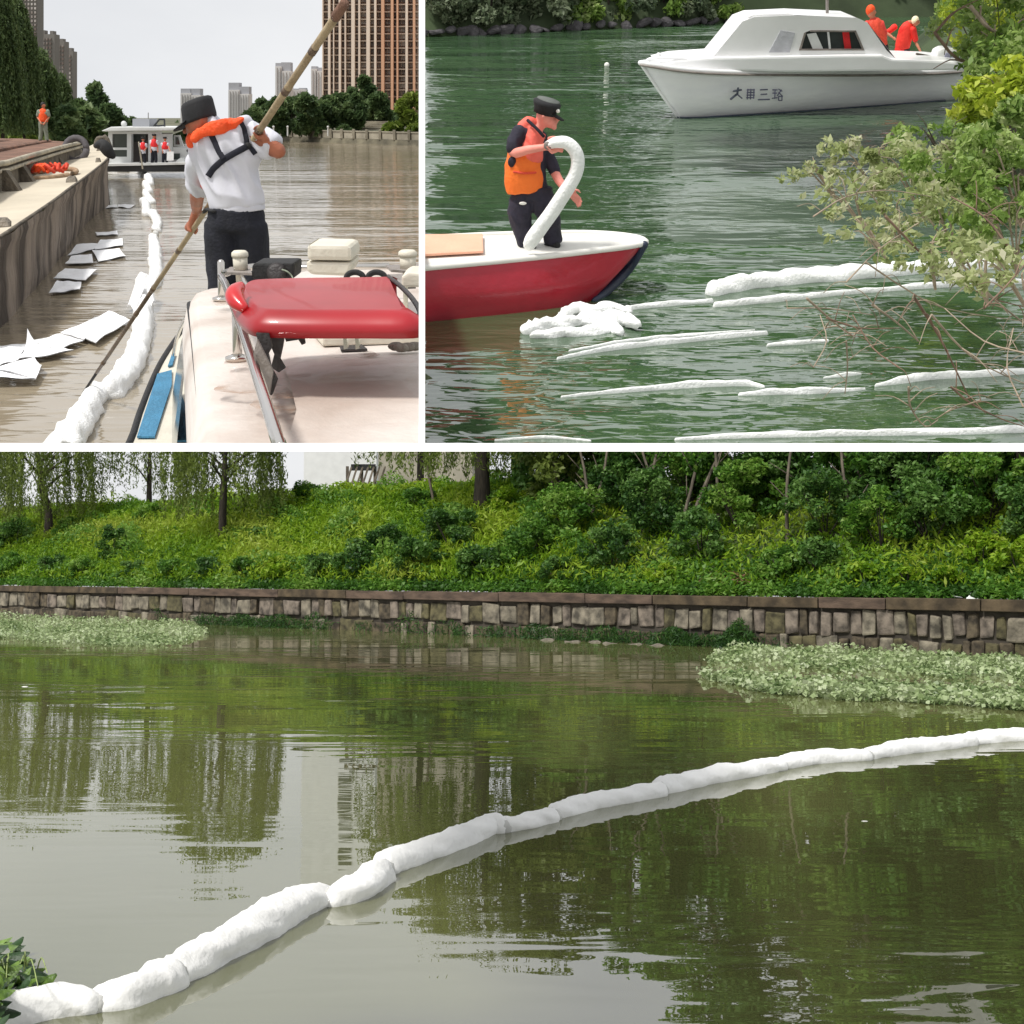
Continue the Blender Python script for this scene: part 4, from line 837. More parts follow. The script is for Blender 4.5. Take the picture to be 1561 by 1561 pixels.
part(TL, 'window', pxbox(TL, 171, 204, 193.5, 225, Y + .15, .1), M_gl, pb); part(TL, 'window', pxbox(TL, 171, 228.5, 193.5, 239, Y + .15, .1), M_gl, pb); dwy = part(TL, 'doorway', pxbox(TL, 200, 204, 226, 249, Y + 1.2, .2), M_bint, pb); part(TL, 'door_window', pxbox(TL, 204, 205, 222, 216, Y + 1.1, .08), M_gl, dwy)
part(TL, 'back_wall', pxbox(TL, 166, 203, 262, 249, Y + 3.4, .2), M_bint, pb)
part(TL, 'roof', pxpoly(TL, [(154, 199.5), (169, 193.3), (268, 193.5), (272, 196), (262, 199), (160, 200.5)], Y - .7, 5), M_bw, pb, bevel=.05)
part(TL, 'roof_box', pxbox(TL, 202, 181, 227.5, 193.5, Y + .5, 1.6), M_towd, pb); g = G()
for a, b in (((234, 193), (243, 182)), ((243, 182), (250.5, 182)), ((250.5, 182), (251, 193)), ((237, 192), (251, 191))): g.bar(TL.at(*a, Y + .6), TL.at(*b, Y + .6), .045, 6)
part(TL, 'roof_frame', g, M_hulld, pb); part(TL, 'aerial', G().bar(TL.at(226, 181, Y + .6), TL.at(226, 172, Y + .6), .02, 5), M_steel, pb)
g = G().ball(TL.at(189, 189, Y + 1.2), .16, 8, 6); g.bar(TL.at(189, 193, Y + 1.2), TL.at(189, 188, Y + 1.2), .04, 6); part(TL, 'searchlight', g, M_bw, pb, smooth=True)
part(TL, 'bow_cabin', pxpoly(TL, [(262, 224), (292, 226), (302, 232), (302, 249), (262, 249)], Y + .3, 3), M_bw, pb, bevel=.08); part(TL, 'bow_window', pxbox(TL, 265, 234, 274, 243, Y + .22, .1), M_gl, pb)
part(TL, 'windscreen_frame', pxpoly(TL, [(265, 206), (274, 206), (280, 223), (265, 223)], Y + .6, .15), M_bw, pb); part(TL, 'windscreen', pxpoly(TL, [(267.5, 209), (271.5, 209), (274, 220), (267.5, 220)], Y + .52, .06), M_gl, pb)
part(TL, 'seat', pxpoly(TL, [(270, 250), (268, 245), (275, 240), (281, 242), (282, 250)], Y - .3, .9), M_bw, pb, bevel=.05)
def crew(x, top, label, arms, shf=0):
    k = 1.0; J = dict(hd=(x, top + 4), nk=(x, top + 8.5), hp=(x, top + 24), sl=(x - 4.8, top + 11), sr=(x + 4.8, top + 11), kl=(x - 2.6, top + 34), fl=(x - 3, 251), kr=(x + 2.6, top + 34), fr=(x + 3, 251))
    J.update(arms); return figure(TL, label, 69.6, J, 69.6 / F, M_shirt, M_navy, M_vestr, voxel=.024, vestlong=False)
crew(218, 208.5, 'crewman in red vest at the left, holding a thin pole on the patrol boat', dict(el=(212.5, 224), hl=(212, 219, -.4), er=(223.5, 225), hr=(220, 229, -.3)))
crew(235, 204, 'tallest crewman in red vest, in the middle of the patrol boat', dict(el=(229.5, 220), hl=(230, 230, -.1), er=(240.5, 220), hr=(240.5, 230, -.1)))
crew(251.5, 208, 'crewman in red vest at the right, holding a white sheet on the patrol boat', dict(el=(247, 223), hl=(248, 231, -.1), er=(256.5, 222), hr=(259, 230, -.4)))
part(TL, 'thin_pole', G().bar(TL.at(211.5, 217, 69), TL.at(217.5, 257, 69), .04, 6), M_lightrail, label='thin pale pole held by the left crewman of the patrol boat', cat='pole')
M_felt = mat('white_felt', (.93, .93, .94), .85, .03, 4, .25)
part(TL, 'held_sheet', pxpoly(TL, [(254.5, 231), (264.5, 231), (264.5, 244.5), (254, 245)], 69.0, .04), M_felt, label='white absorbent sheet held up by the right crewman', cat='sheet')

# ---------------- absorbent boom and sheets on the brown water
boom(TL, 'containment_boom', [
    [(148, 259, 5), (175, 262, 5), (200, 261.5, 6), (214, 263, 8)], [(217, 264, 9), (226, 271, 11), (230, 281, 11)], [(221, 279, 9), (225, 287, 10), (228, 293, 10)], [(221, 293, 9), (226, 302, 11), (232, 309, 11)],
    [(219, 305, 11), (223, 318, 13), (223, 328, 13)], [(233, 325, 12), (239, 338, 14), (239, 352, 13)], [(233, 362, 13), (236, 378, 17), (237, 395, 19)], [(236, 397, 19), (238, 412, 19), (236, 428, 20), (228, 438, 20)],
    [(217, 424, 18), (216, 440, 22), (216, 458, 24)], [(218, 460, 26), (219, 485, 29), (215, 515, 31), (205, 548, 35), (186, 578, 40), (166, 600, 40)], [(152, 592, 24), (143, 608, 36), (128, 634, 42), (108, 668, 50), (85, 705, 56)]],
    'long white sausage boom winding from the patrol boat past the pole man', wob=.3, zc=.3, m=M_boom2)
def sheet(poly, label, lift=.0, curl=None, z=.03):
    """a thin floating felt sheet; poly: four picture corners a b c d"""
    a, b, c, d = [TL.on(x, y, z) for x, y in poly]; n = 8; rows = []; sd = random.uniform(0, 50)
    for i in range(n + 1):
        r = []
        for k in range(n + 1):
            u, v = i / n, k / n; p = a.lerp(b, u).lerp(d.lerp(c, u), v); zz = .035 * noise.noise(Vector((u * 2.5, v * 2.5, sd)))
            if curl: zz += curl[2] * max(0, 1 - math.hypot(u - curl[0], v - curl[1]) * 2.2) ** 2
            r.append(p + Vector((0, 0, zz)))
        rows.append(r)
    g = G().strips(rows); m_ = len(g.v); g.add([Vector(v) - Vector((0, 0, .012)) for v in g.v], [tuple(reversed(f)) for f in g.f])
    part(TL, 'absorbent_sheet', g, M_felt, label=label, cat='sheet', group='white absorbent sheets floating beside the barge', smooth=True)
zi = [0]
for poly, lab, curl in [
    ([(151, 314), (179, 312), (179, 316), (151, 317.5)], 'narrow far sheet touching the barge bow, left of two', None), ([(180, 311.5), (207, 311.5), (198, 317), (180, 315)], 'farthest sheet on the right, toward the boom', None),
    ([(145, 353), (178.6, 352), (179.7, 357), (148, 358.5)], 'single small sheet floating apart between the far pair and the cluster', None),
    ([(116.5, 372.7), (155, 370), (142, 380.3), (102.4, 389)], 'upper left sheet of the middle cluster', None), ([(153.6, 365), (186.7, 364), (187, 373), (144, 379)], 'topmost sheet of the middle cluster', None),
    ([(140, 381.4), (182, 379), (191.7, 389), (150, 397)], 'right pointed sheet of the middle cluster', None), ([(109, 390), (140, 387), (142, 400), (99, 402)], 'lower left sheet of the middle cluster', None),
    ([(99, 409.3), (148, 410.8), (130.7, 427), (80.6, 424)], 'greenish white sheet, upper one of the pair below the cluster', None), ([(87, 428), (124, 429.3), (122, 441.3), (74, 445.7)], 'lower sheet of the pair below the middle cluster', None),
    ([(165.6, 473.3), (198, 486), (146, 522), (117, 511)], 'sheet whose corner points at the boom under the pole', None), ([(140, 488), (165, 474), (128, 517), (92, 507)], 'sheet lying under the one that points at the boom', None),
    ([(91.5, 507.5), (127, 517.6), (84, 532), (48, 519)], 'flat sheet between the curled one and the boom', None), ([(44, 522), (80, 527), (113, 534), (28, 547)], 'sheet with one corner curled straight up', (0, 0, .2)),
    ([(-20, 528), (41, 524), (28, 547), (-20, 562)], 'creased sheet at the left edge, upper one', (.6, .5, .1)), ([(-20, 562), (52, 545), (64, 556), (54, 575)], 'lowest sheet, at the left edge of the brown river', None), ([(-30, 566), (30, 558), (54, 575), (-30, 578)], 'sheet half under the lowest one at the left edge', None)]:
    zi[0] += 1; sheet(poly, lab, curl=curl, z=.02 + .006 * zi[0])
p0 = [(205, 432), (196, 452), (193.5, 469), (204, 473)]
for poly, lab in (([(207, 430), (222, 432), (205, 476), (193, 470)], 'white sheet draped over the left side of the boom under the pole'), ([(222, 432), (232, 436), (238, 462), (230, 474)], 'white sheet draped over the right side of the boom under the pole')):
    a, b, c, d = [TL.on(x, y, z) for (x, y), z in zip(poly, (.3, .32, .1, .06))]; g = G(); rows = [[a.lerp(b, u / 5).lerp(d.lerp(c, u / 5), v / 5) + Vector((0, 0, .1 * math.sin(u / 5 * PI))) for v in range(6)] for u in range(6)]
    g.strips(rows); g.add([Vector(v) - Vector((0, 0, .015)) for v in g.v], [tuple(reversed(f)) for f in g.f]); part(TL, 'absorbent_sheet', g, M_felt, label=lab, cat='sheet', smooth=True)
# ================================================================== the pole man (top left)
YM = 10.2; sM = YM / F
def mp_(x, y, d=0): return TL.at(x, y, YM + d)
# pole: straight from in front of the picture plane down into the water
tipP = TL.on(118, 612, -.15); inv = lambda f: 1 / (.1147 * (1 - f) + f / tipP.y)
topP = TL.at(521, 12, 1 / .1147)
man = thing(TL, 'person', TL.at(362, 505, YM), 'man seen from behind in white shirt and dark trousers, leaning on a long pole', 'person')
# body: one continuous skin surface (head, neck, torso, arms with fingers, legs)
hd = mp_(303, 186, -.02); nk = mp_(322, 208, .05); g = G()
g.tube([mp_(362, 335), mp_(358, 300), mp_(352, 250), mp_(345, 222), mp_(330, 208, .03)], [(.16, .11), (.17, .11), (.2, .12), (.19, .11), (.075, .075)], n=18)
g.tube([mp_(334, 212, .04), mp_(318, 203, .02), hd], [.075, .066, .07], n=14)
g.ball(hd, .118, 20, 14, (.9, 1.0, 1.08), Matrix.Rotation(-.45, 3, 'Y')); g.ball(mp_(296, 199, -.02), .075, 14, 10, (.8, .9, 1))
# nose, jaw, ear
g.tube([mp_(284, 196, .03), mp_(281, 201, .03)], [.018, .022], n=8); g.tube([mp_(290, 209, 0), mp_(300, 211, -.02)], [.035, .05], n=10)
ear = mp_(303.5, 181.5, -.115); g.tube([ear + Vector((-.005, 0, .032)), ear + Vector((.016, -.012, .02)), ear + Vector((.012, -.012, -.012)), ear + Vector((-.006, 0, -.032))], [.013, .015, .014, .012], n=8)
# right arm (viewer's left), straight down to the pole
zL = inv((520 - 303) / 400) - YM; 
g.tube([mp_(312, 232, 0), mp_(306, 262, .2), mp_(302, 287, .38), mp_(300, 303, .6), mp_(300, 322, zL - .05)], [.085, .075, .06, .056, .042], n=14)
def grip(c, ax, front, r, flip=1, u=1.0, palm=None):
    """five fingers curled round a pole of radius r at c, axis ax; front: direction from pole to the palm"""
    ax = ax.normalized(); fr = (front - ax * front.dot(ax)).normalized(); sd = ax.cross(fr) * flip
    pc = c + fr * (r + .018 * u); 
    g.tube([pc - ax * .042 * u, pc + ax * .042 * u], [(.03 * u, .022 * u)] * 2, n=10)
    for k, L_ in enumerate((.92, 1.0, .95, .78)):
        q = c + ax * (k - 1.5) * .022 * u; pts = []
        for a in (0, .8, 1.6, 2.4, 3.0 * L_): pts.append(q + (fr * math.cos(a) + sd * math.sin(a)) * (r + .011 * u))
        g.tube(pts, [.0125 * u, .0125 * u, .012 * u, .011 * u, .009 * u], n=8)
    q = c - ax * .03 * u; g.tube([q + fr * (r + .015), q + (fr * .6 - sd * .9) * (r + .014), q - ax * .02 + (-fr * .4 - sd) * (r + .012)], [.016 * u, .014 * u, .011 * u], n=8)
PA = (tipP - topP).normalized(); PR = .024
def polept(x):
    d = TL.d(x, 12 + (520 - x) * 1.5); k = (x - 521) / (118 - 521); Y = 1 / ((1 - k) / topP.y + k / tipP.y); f = (Y - topP.y) / (tipP.y - topP.y); return topP.lerp(tipP, f)
hR = polept(301); hL = polept(399)
grip(hR, PA, Vector((0, -.6, 1)), PR, 1, 1.15); g.tube([mp_(300, 322, zL - .05), hR + Vector((0, -.03, .04))], [.042, .035], n=10)
# left arm: elbow out to the right, forearm up behind the shirt to the pole
el = mp_(426, 231, -.1); g.tube([mp_(388, 210, 0), mp_(410, 222, -.06), el], [.085, .072, .058], n=14); g.tube([el, el.lerp(hL, .5), hL + Vector((.02, .02, -.05))], [.056, .048, .034], n=12)
grip(hL, PA, Vector((.5, .4, -1)), PR + .008, -1, 1.15)
# legs
for x0, x1 in ((340, 337), (385, 388)): g.tube([mp_((x0 + 362) / 2, 335), mp_(x0, 380), mp_(x1, 430), mp_(x1, 500)], [.09, .07, .055, .05], n=14)
link(TL, 'body', fuse(g, .0125, 'body', M_skind, 2), man)
# shirt
g = G()
rowsS = [(338, 368, 198), (320, 395, 202), (300, 402, 211), (297, 399, 228), (301, 397, 244), (306, 396, 258), (311, 397, 272), (316, 399, 288), (320, 400, 303), (323, 401, 314)]
path = [mp_((a + b) / 2, y, .02) for a, b, y in rowsS]; rad = [((b - a) / 2 * sM, dd) for (a, b, y), dd in zip(rowsS, (.08, .12, .15, .165, .17, .168, .165, .165, .165, .16))]
g.tube(path, rad, n=28, sm=3, dome=False)
g.tube([mp_(318, 218, 0), mp_(310, 240, .08), mp_(304, 266, .22), mp_(303, 284, .33)], [.115, .105, .09, .092], n=16, dome=False)
g.tube([mp_(380, 208, 0), mp_(400, 216, -.03), mp_(417, 226, -.07)], [.1, .092, .085], n=16, dome=False)
sh_me = fuse(g, .011, 'shirt', M_shirt, 3, wrinkle=.026, wf=6); bm_ = bmesh.new(); bm_.from_mesh(sh_me); bvh = BVHTree.FromBMesh(bm_); bm_.free()
link(TL, 'shirt', sh_me, man)
# waistband hem, trousers
g = G(); g.tube([mp_(361.5, 310, .02), mp_(362, 316, .02), mp_(362.5, 323, .02)], [(.2, .165), (.207, .172), (.203, .168)], n=28, dome=False, wob=.06); 
hm = g; ang = math.atan2(6, 78)
Rm = Matrix.Rotation(-ang, 4, 'Y'); c_ = mp_(362, 317, .02); hm.v = [tuple(c_ + (Rm @ (Vector(v) - c_))) for v in hm.v]; part(TL, 'shirt_hem', hm, M_shirt, man, smooth=True)
g = G(); rT = [(322, 400, 318), (319, 402, 332), (316, 404, 350)]
g.tube([mp_((a + b) / 2, y, .02) for a, b, y in rT], [((b - a) / 2 * sM, .17) for a, b, y in rT], n=24, dome=False)
g.tube([mp_(341, 342, .02), mp_(339, 372, .02), mp_(339, 410, .02), mp_(340, 498, .02)], [(.14, .15), (.128, .13), (.115, .12), (.1, .11)], n=18, dome=False)
g.tube([mp_(381, 342, .02), mp_(384, 372, .02), mp_(386, 410, .02), mp_(386, 498, .02)], [(.135, .15), (.125, .13), (.115, .12), (.1, .11)], n=18, dome=False)
link(TL, 'trousers', fuse(g, .014, 'trousers', M_navy, 2, wrinkle=.012, wf=6), man)
for x in (339, 386): part(TL, 'shoe', G().tube([mp_(x, 503, -.05), mp_(x, 503, .2)], [.055, .05], n=10), M_rub, man, smooth=True)
part(TL, 'belt', G().tube([mp_(313, 322, .05), mp_(316, 319, -.02), mp_(326, 322, -.12)], [(.012, .03)] * 3, n=8), M_rub, man, smooth=True)
# cap with brim
cp = thing(TL, 'peaked_cap', mp_(303, 180), 'black flat topped uniform cap with a stiff brim on the pole man', 'cap')
ax = (mp_(301, 152) - mp_(305, 181)).normalized(); c0 = mp_(304.5, 180, -.01); u = sM
g = G().lathe(c0, [(24.2 * u, -.02), (24.6 * u, .0), (24.0 * u, .05), (23.4 * u, .10), (22 * u, .125), (18 * u, .138), (2 * u, .141)], 30, axis=Vector((-.14, .02, 1)))
g.v = [tuple(c0 + Vector(((v[0] - c0.x) * 1.0, (v[1] - c0.y) * 1.12, v[2] - c0.z - .22 * (v[0] - c0.x) * -1 * .9))) for v in g.v]
g.v = [tuple(Vector(v) + Vector((0, 0, .002 * noise.noise(Vector(v) * 14)))) for v in g.v]
part(TL, 'crown', g, M_capb, cp, smooth=True)
g = G(); rows = []
for i in range(8):
    f = i / 7; r = []
    for k in range(9):
        a = (k / 8 - .5) * 1.9; rad_ = .114 + .085 * f; dx = -math.cos(a) * rad_; dy = math.sin(a) * rad_ * 1.05
        r.append(c0 + Vector((dx, dy, .02 + dx * .42 - .035 * f)))
    rows.append(r)
g.strips(rows); m_ = len(g.v); g.add([Vector(v) + Vector((0, 0, .008)) for v in g.v], [tuple(reversed(f)) for f in g.f]); part(TL, 'brim', g, M_capb, cp, smooth=True)
# orange collar vest and black straps laid on the shirt
vest = thing(TL, 'life_vest', mp_(345, 250, -.15), 'orange life vest with black back straps worn by the pole man', 'life vest')
def on_shirt(x, y, off=.012):
    o_, d_ = TL.ray(x, y); h = bvh.ray_cast(o_, d_)
    p = h[0] if h[0] else TL.at(x, y, YM - .05)
    return p - d_ * off
def strap(pts, wpx, m, name='strap', th=.007):
    P = []
    for i in range(len(pts) - 1):
        for k in range(6): P.append(Vector(on_shirt(*[pts[i][j] + (pts[i + 1][j] - pts[i][j]) * k / 6 for j in (0, 1)])))
    P.append(Vector(on_shirt(*pts[-1])))
    for _ in range(2): P = [P[0]] + [(P[i - 1] + P[i] * 2 + P[i + 1]) / 4 for i in range(1, len(P) - 1)] + [P[-1]]
    part(TL, name, G().tube(P, [(wpx * .5 * sM, th)], n=10, sm=1, view=Vector((0, 1, 0)), dome=False), m, vest, smooth=True)
M_web = mat('black_webbing', (.006, .007, .016), .8, .2, 10, .1)
strap([(321, 203), (327, 216), (333, 230), (341, 243)], 8.5, M_web); strap([(366, 184), (372, 196), (375, 208), (377, 222)], 7.5, M_web)
strap([(317, 269), (325, 257), (341, 243), (360, 232), (377, 223)], 9, M_web); strap([(376, 222), (384, 228), (389, 235)], 8, M_web)
g = G(); g.ball(on_shirt(378, 222, .02), .024, 10, 8, (1.2, .5, 1)); part(TL, 'buckle', g, M_rub, vest, smooth=True)
g = G(); col_pts = [(295, 212, 6), (302, 205, 6.5), (312, 200, 7.5), (324, 196, 9), (336, 193, 10), (348, 190.5, 9), (359, 186, 6), (370, 181, 3)]
Pc = []
for x, y, wv in col_pts: Pc.append((Vector(on_shirt(x, y, .03)) + Vector((0, -.0, .0)), wv))
for i in range(len(Pc)):
    x_, y_ = col_pts[i][:2]; hit = bvh.ray_cast(*TL.ray(x_, y_ + 3))[0]; Pc[i] = (TL.at(x_, y_, (hit.y if hit and x_ > 318 else YM - .13) - .02), Pc[i][1])
g.tube([p for p, _ in Pc], [(wv * sM * 1.0, .026) for _, wv in Pc], n=16, wob=.22, wfreq=9); g.tube([mp_(296, 208, -.05), mp_(293, 216, 0), mp_(296, 226, .05)], [.05, .045, .03], n=10)
me_ = fuse(g, .012, 'collar', M_orange, 2, wrinkle=.008, wf=10); link(TL, 'collar', me_, vest)
g = G(); g.tube([mp_(316, 268, .1), mp_(315, 282, .14), mp_(319, 290, .14)], [.045, .05, .02], n=10); part(TL, 'front_panel', g, M_orange, vest, smooth=True)
strap([(340, 190), (352, 186), (366, 182)], 3, M_web, 'neck_strap')
part(TL, 'side_strap', G().tube([mp_(302, 213, -.05), mp_(293, 221, 0), mp_(286, 231, .05)], [(.012, .006)] * 3, n=8), M_web, vest, smooth=True)
# pole
M_bam = mat('bamboo', (.36, .26, .15), .6, .35, 2.2, .4, c2=(.42, .33, .2), stretch=(1, 1, .3)); M_bamd = mat('bamboo_wet', (.11, .07, .04), .4, .4, 4, .3)
pl = thing(TL, 'bamboo_pole', tipP, 'long bamboo pole held slanting into the water by the man in the white shirt', 'pole')
def pp(f): return topP.lerp(tipP, f)
def fr_at(x): return (polept(x) - topP).length / (tipP - topP).length
f1 = fr_at(400); f2 = fr_at(240); f3 = fr_at(150)
part(TL, 'upper_cane', G().tube([pp(0), pp(f1 * .5), pp(f1)], [.027, .026, .026], n=12, dome=False, wob=.1, wfreq=6), M_bam, pl, smooth=True)
part(TL, 'middle_cane', G().tube([pp(f1), pp((f1 + f2) / 2), pp(f2)], [.024, .022, .021], n=12, dome=False, wob=.08, wfreq=6), M_bam, pl, smooth=True)
part(TL, 'lower_cane', G().tube([pp(f2), pp(f3)], [.021, .02], n=12, dome=False), M_bamd, pl, smooth=True); part(TL, 'iron_tip', G().tube([pp(f3), pp(1)], [.017, .012], n=8), M_rub, pl, smooth=True)
for f in [f1 * .05, f1 * .3, f1 * .62, f1 * .98, f1 + (f2 - f1) * .35, f1 + (f2 - f1) * .7, f2, f2 + .08, f3 - .04]:
    part(TL, 'node', G().tube([pp(f - .004), pp(f + .004)], [.029 if f < f1 else .025], n=12, sm=1, dome=False), M_bamd, pl, smooth=True)
part(TL, 'top_socket', G().tube([pp(.012), pp(-.006)], [.034, .03], n=12, sm=1, dome=False), M_rust, pl, smooth=True)

# ================================================================== the near boat: cabin roof, side deck, light bar, rail, horn
M_gel = mat('gelcoat', (.52, .43, .37), .5, .1, 1.1, .12, c2=(.66, .6, .55), coat=.1, lo=.3, hi=.5); M_ss = mat('stainless', (.6, .57, .53), .16, .05, 3, 0, metal=1); M_redp = mat('red_lens', lin(150, 8, 18), .38, .12, 1.4, .0, coat=.1, c2=lin(168, 24, 36)); M_redd = mat('red_lens_deep', lin(190, 5, 15), .3, .1, 2, 0, coat=.6)
M_cream = mat('cream_plastic', (.66, .62, .52), .5, .05, 3, .1); M_blue = mat('deck_blue', lin(62, 125, 160), .7, .12, 8, .3); M_dark = mat('dark_metal', (.03, .025, .025), .5, .3, 6, .2); M_greym = mat('grey_metal', (.25, .22, .2), .45, .2, 6, .2); M_stain = mat('roof_stain', (.3, .2, .13), .8, .3, 5, .1)
ZR = 2.13
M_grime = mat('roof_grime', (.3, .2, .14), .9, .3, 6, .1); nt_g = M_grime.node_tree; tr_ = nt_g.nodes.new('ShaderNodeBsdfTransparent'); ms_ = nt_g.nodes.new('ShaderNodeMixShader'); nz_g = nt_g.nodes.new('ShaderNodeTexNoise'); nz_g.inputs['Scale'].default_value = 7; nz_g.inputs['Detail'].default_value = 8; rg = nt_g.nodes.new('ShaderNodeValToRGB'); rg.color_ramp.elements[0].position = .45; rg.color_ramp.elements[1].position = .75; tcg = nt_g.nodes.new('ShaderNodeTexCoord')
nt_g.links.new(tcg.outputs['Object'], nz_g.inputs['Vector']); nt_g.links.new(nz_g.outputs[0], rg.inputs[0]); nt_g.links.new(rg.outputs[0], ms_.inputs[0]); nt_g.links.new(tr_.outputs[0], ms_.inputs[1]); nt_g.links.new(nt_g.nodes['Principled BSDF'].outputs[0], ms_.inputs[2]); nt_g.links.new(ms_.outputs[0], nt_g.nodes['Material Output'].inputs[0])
bt = thing(TL, 'police_boat', TL.on(470, 600, ZR - 1.2), 'near white boat cabin roof with blue side deck, cut by the lower right corner', 'boat')
out_ = [(640, 404), (560, 406), (480, 409), (445, 416), (400, 428), (345, 436), (312, 440), (299, 444), (294, 451), (292.5, 462), (295, 485), (299, 520), (303, 560), (308, 610), (314, 660), (318, 700)]
O1 = [TL.on(x, y, ZR) for x, y in out_]
def inset(P, dx, dz, dy=0): return [p + Vector((dx, dy, dz)) for p in P]
xr = TL.on(700, 560, ZR).x + .4
rowsR = [inset(O1, -.09, -.75), inset(O1, -.07, -.18), inset(O1, -.045, -.08), inset(O1, 0, -.015), inset(O1, .04, .0)]
for f in (.12, .3, .5, .75, 1): rowsR.append([Vector((p.x + .04 + (xr - p.x) * f, p.y, ZR + .02 * math.sin(f * 2))) for p in O1])
part(TL, 'cabin_roof', G().strips(rowsR), M_gel, bt, smooth=True)
# raised front moulding of the roof
ridge = [(432, 560), (470, 548), (530, 540), (600, 536), (690, 532)]; R1 = [TL.on(x, y, ZR + .02) for x, y in ridge]
low = [(452, 625), (485, 622), (540, 620), (600, 619), (690, 619)]; R2 = [TL.on(x, y, ZR + .05) for x, y in low]; R3 = [p + Vector((0, -.16, -.045)) for p in R2]; R4 = [p + Vector((0, -1.6, -.07)) for p in R2]
part(TL, 'roof_moulding', G().strips([R1, [a.lerp(b, .5) + Vector((0, 0, .035)) for a, b in zip(R1, R2)], R2, R3, R4]), M_gel, bt, smooth=True)
part(TL, 'rear_hatch', G().prism([TL.on(x, y, ZR + .02) for x, y in ((480, 515), (492, 528), (640, 524), (690, 520), (690, 500), (480, 500))], (0, 0, .04)), M_cream, bt, bevel=.01)
# side window strip and side deck
win = [(258, 600), (262, 560), (272, 520), (286, 488), (293, 478)]
zd = 1.35
g = G(); dl = [(150, 760), (197, 676), (212, 632), (228, 590), (244, 555), (262, 526), (280, 500), (292, 478)]; D1 = [TL.on(x, y, zd) for x, y in dl]; D2 = [Vector((TL.on(318, y, zd).x, p.y, zd)) for p, (x, y) in zip(D1, dl)]
part(TL, 'side_deck', G().strips([inset(D1, .12, -1.3), inset(D1, .02, -.1), D1, [a.lerp(b, .5) for a, b in zip(D1, D2)], [b + Vector((.5, 0, 0)) for b in D2]]), M_cream, bt)
part(TL, 'rubbing_strake', G().tube(D1, [.022], n=8), M_rub, bt, smooth=True)
for poly in ([(209, 668), (236, 668), (262, 588), (262, 566), (240, 572)], [(256, 560), (263, 558), (268, 541), (262, 542)], [(264, 674), (296, 674), (283, 620), (272, 590), (268, 600)]):
    part(TL, 'blue_pad', G().prism([TL.on(x, y, zd + .008) for x, y in poly], (0, 0, .012)), M_blue, bt)
part(TL, 'side_window', G().add([TL.on(263, 600, 1.37), TL.on(262, 690, 1.37), TL.on(268, 690, 1.42), TL.on(291, 480, 2.05), TL.on(286, 492, 1.95), TL.on(276, 520, 1.7)], [(0, 1, 2, 3, 4, 5)]), M_gl, bt)
part(TL, 'grab_rail', G().tube([TL.on(265, 541, 1.42), TL.on(268, 522, 1.6), TL.on(276, 498, 1.8), TL.on(290, 476, 2.02)], [.014], n=8), M_ss, bt, smooth=True)
part(TL, 'roof_gutter', G().tube([TL.on(x - 3, y + 2, ZR - .06) for x, y in out_[9:]], [.02], n=8), M_rub, bt, smooth=True)
# grime where the brackets and posts stand
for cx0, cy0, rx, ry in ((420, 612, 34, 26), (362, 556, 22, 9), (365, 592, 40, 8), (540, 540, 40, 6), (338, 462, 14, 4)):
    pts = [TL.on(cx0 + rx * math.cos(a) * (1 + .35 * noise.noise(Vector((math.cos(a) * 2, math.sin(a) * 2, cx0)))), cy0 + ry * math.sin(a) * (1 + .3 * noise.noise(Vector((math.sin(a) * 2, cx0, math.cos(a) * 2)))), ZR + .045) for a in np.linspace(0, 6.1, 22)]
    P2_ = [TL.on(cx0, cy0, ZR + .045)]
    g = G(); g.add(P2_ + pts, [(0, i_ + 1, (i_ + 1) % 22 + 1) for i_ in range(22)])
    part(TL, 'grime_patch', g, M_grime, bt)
# stainless rail
rl = thing(TL, 'roof_rail', TL.on(362, 548, ZR), 'bent stainless tube rail with two flanged posts on the cabin roof', 'rail')
rp = [(470, 790), (428, 684), (404, 610), (383, 545), (365, 490), (352, 455), (343, 432), (338, 420)]; RP = [TL.on(x, y, 2.36) for x, y in rp]
part(TL, 'tube', G().tube(RP + [RP[-1] + Vector((.05, .22, .01)), RP[-1] + Vector((.2, .4, .01)), TL.on(400, 409, 2.36)], [.02], n=12), M_ss, rl, smooth=True)
for x, y, x2, y2 in ((362, 548, 364, 488), (338, 457, 339, 420)):
    a = TL.on(x, y, ZR + .01); part(TL, 'post', G().bar(a, Vector((a.x + .01, a.y, 2.36)), .022, 10), M_ss, rl, smooth=True); part(TL, 'flange', G().lathe(a, [(.055, 0), (.055, .012), (.03, .022)], 14), M_ss, rl, smooth=True)
part(TL, 'cross_tube', G().bar(TL.on(452, 408, 2.34), TL.on(592, 406, 2.34), .018, 10), M_ss, rl, smooth=True)
part(TL, 'inner_tube', G().bar(TL.on(366, 420, 2.34), TL.on(378, 440, 2.3), .016, 10), M_ss, rl, smooth=True)
# lamp platforms with white caps
def capped(x, y0, y1, wpx, lab, plate):
    b = TL.at(x, y1, 6.75); k = b.y / F; r = wpx / 2 * k; h_ = (y1 - y0) * k; t = thing(TL, 'navigation_light', b, lab, 'light', 'white capped lights on the cabin roof')
    part(TL, 'body', G().lathe(b, [(r * .86, 0), (r * .88, h_ * .66)], 20), M_cream, t, smooth=True); part(TL, 'lid', G().lathe(b + Vector((0, 0, h_ * .66)), [(r, 0), (r * 1.02, h_ * .1), (r * .98, h_ * .22), (r * .7, h_ * .32), (.005, h_ * .34)], 20), M_cream, t, smooth=True)
    part(TL, 'base_plate', G().prism([TL.at(px, py, 6.75 + dy) for px, py, dy in plate], (0, 0, -.012)), M_greym, t)
    part(TL, 'stand', G().box((b.x - r * .55, b.y - .02, b.z - .3), (b.x - r * .1, b.y + .02, b.z)), M_cream, t)
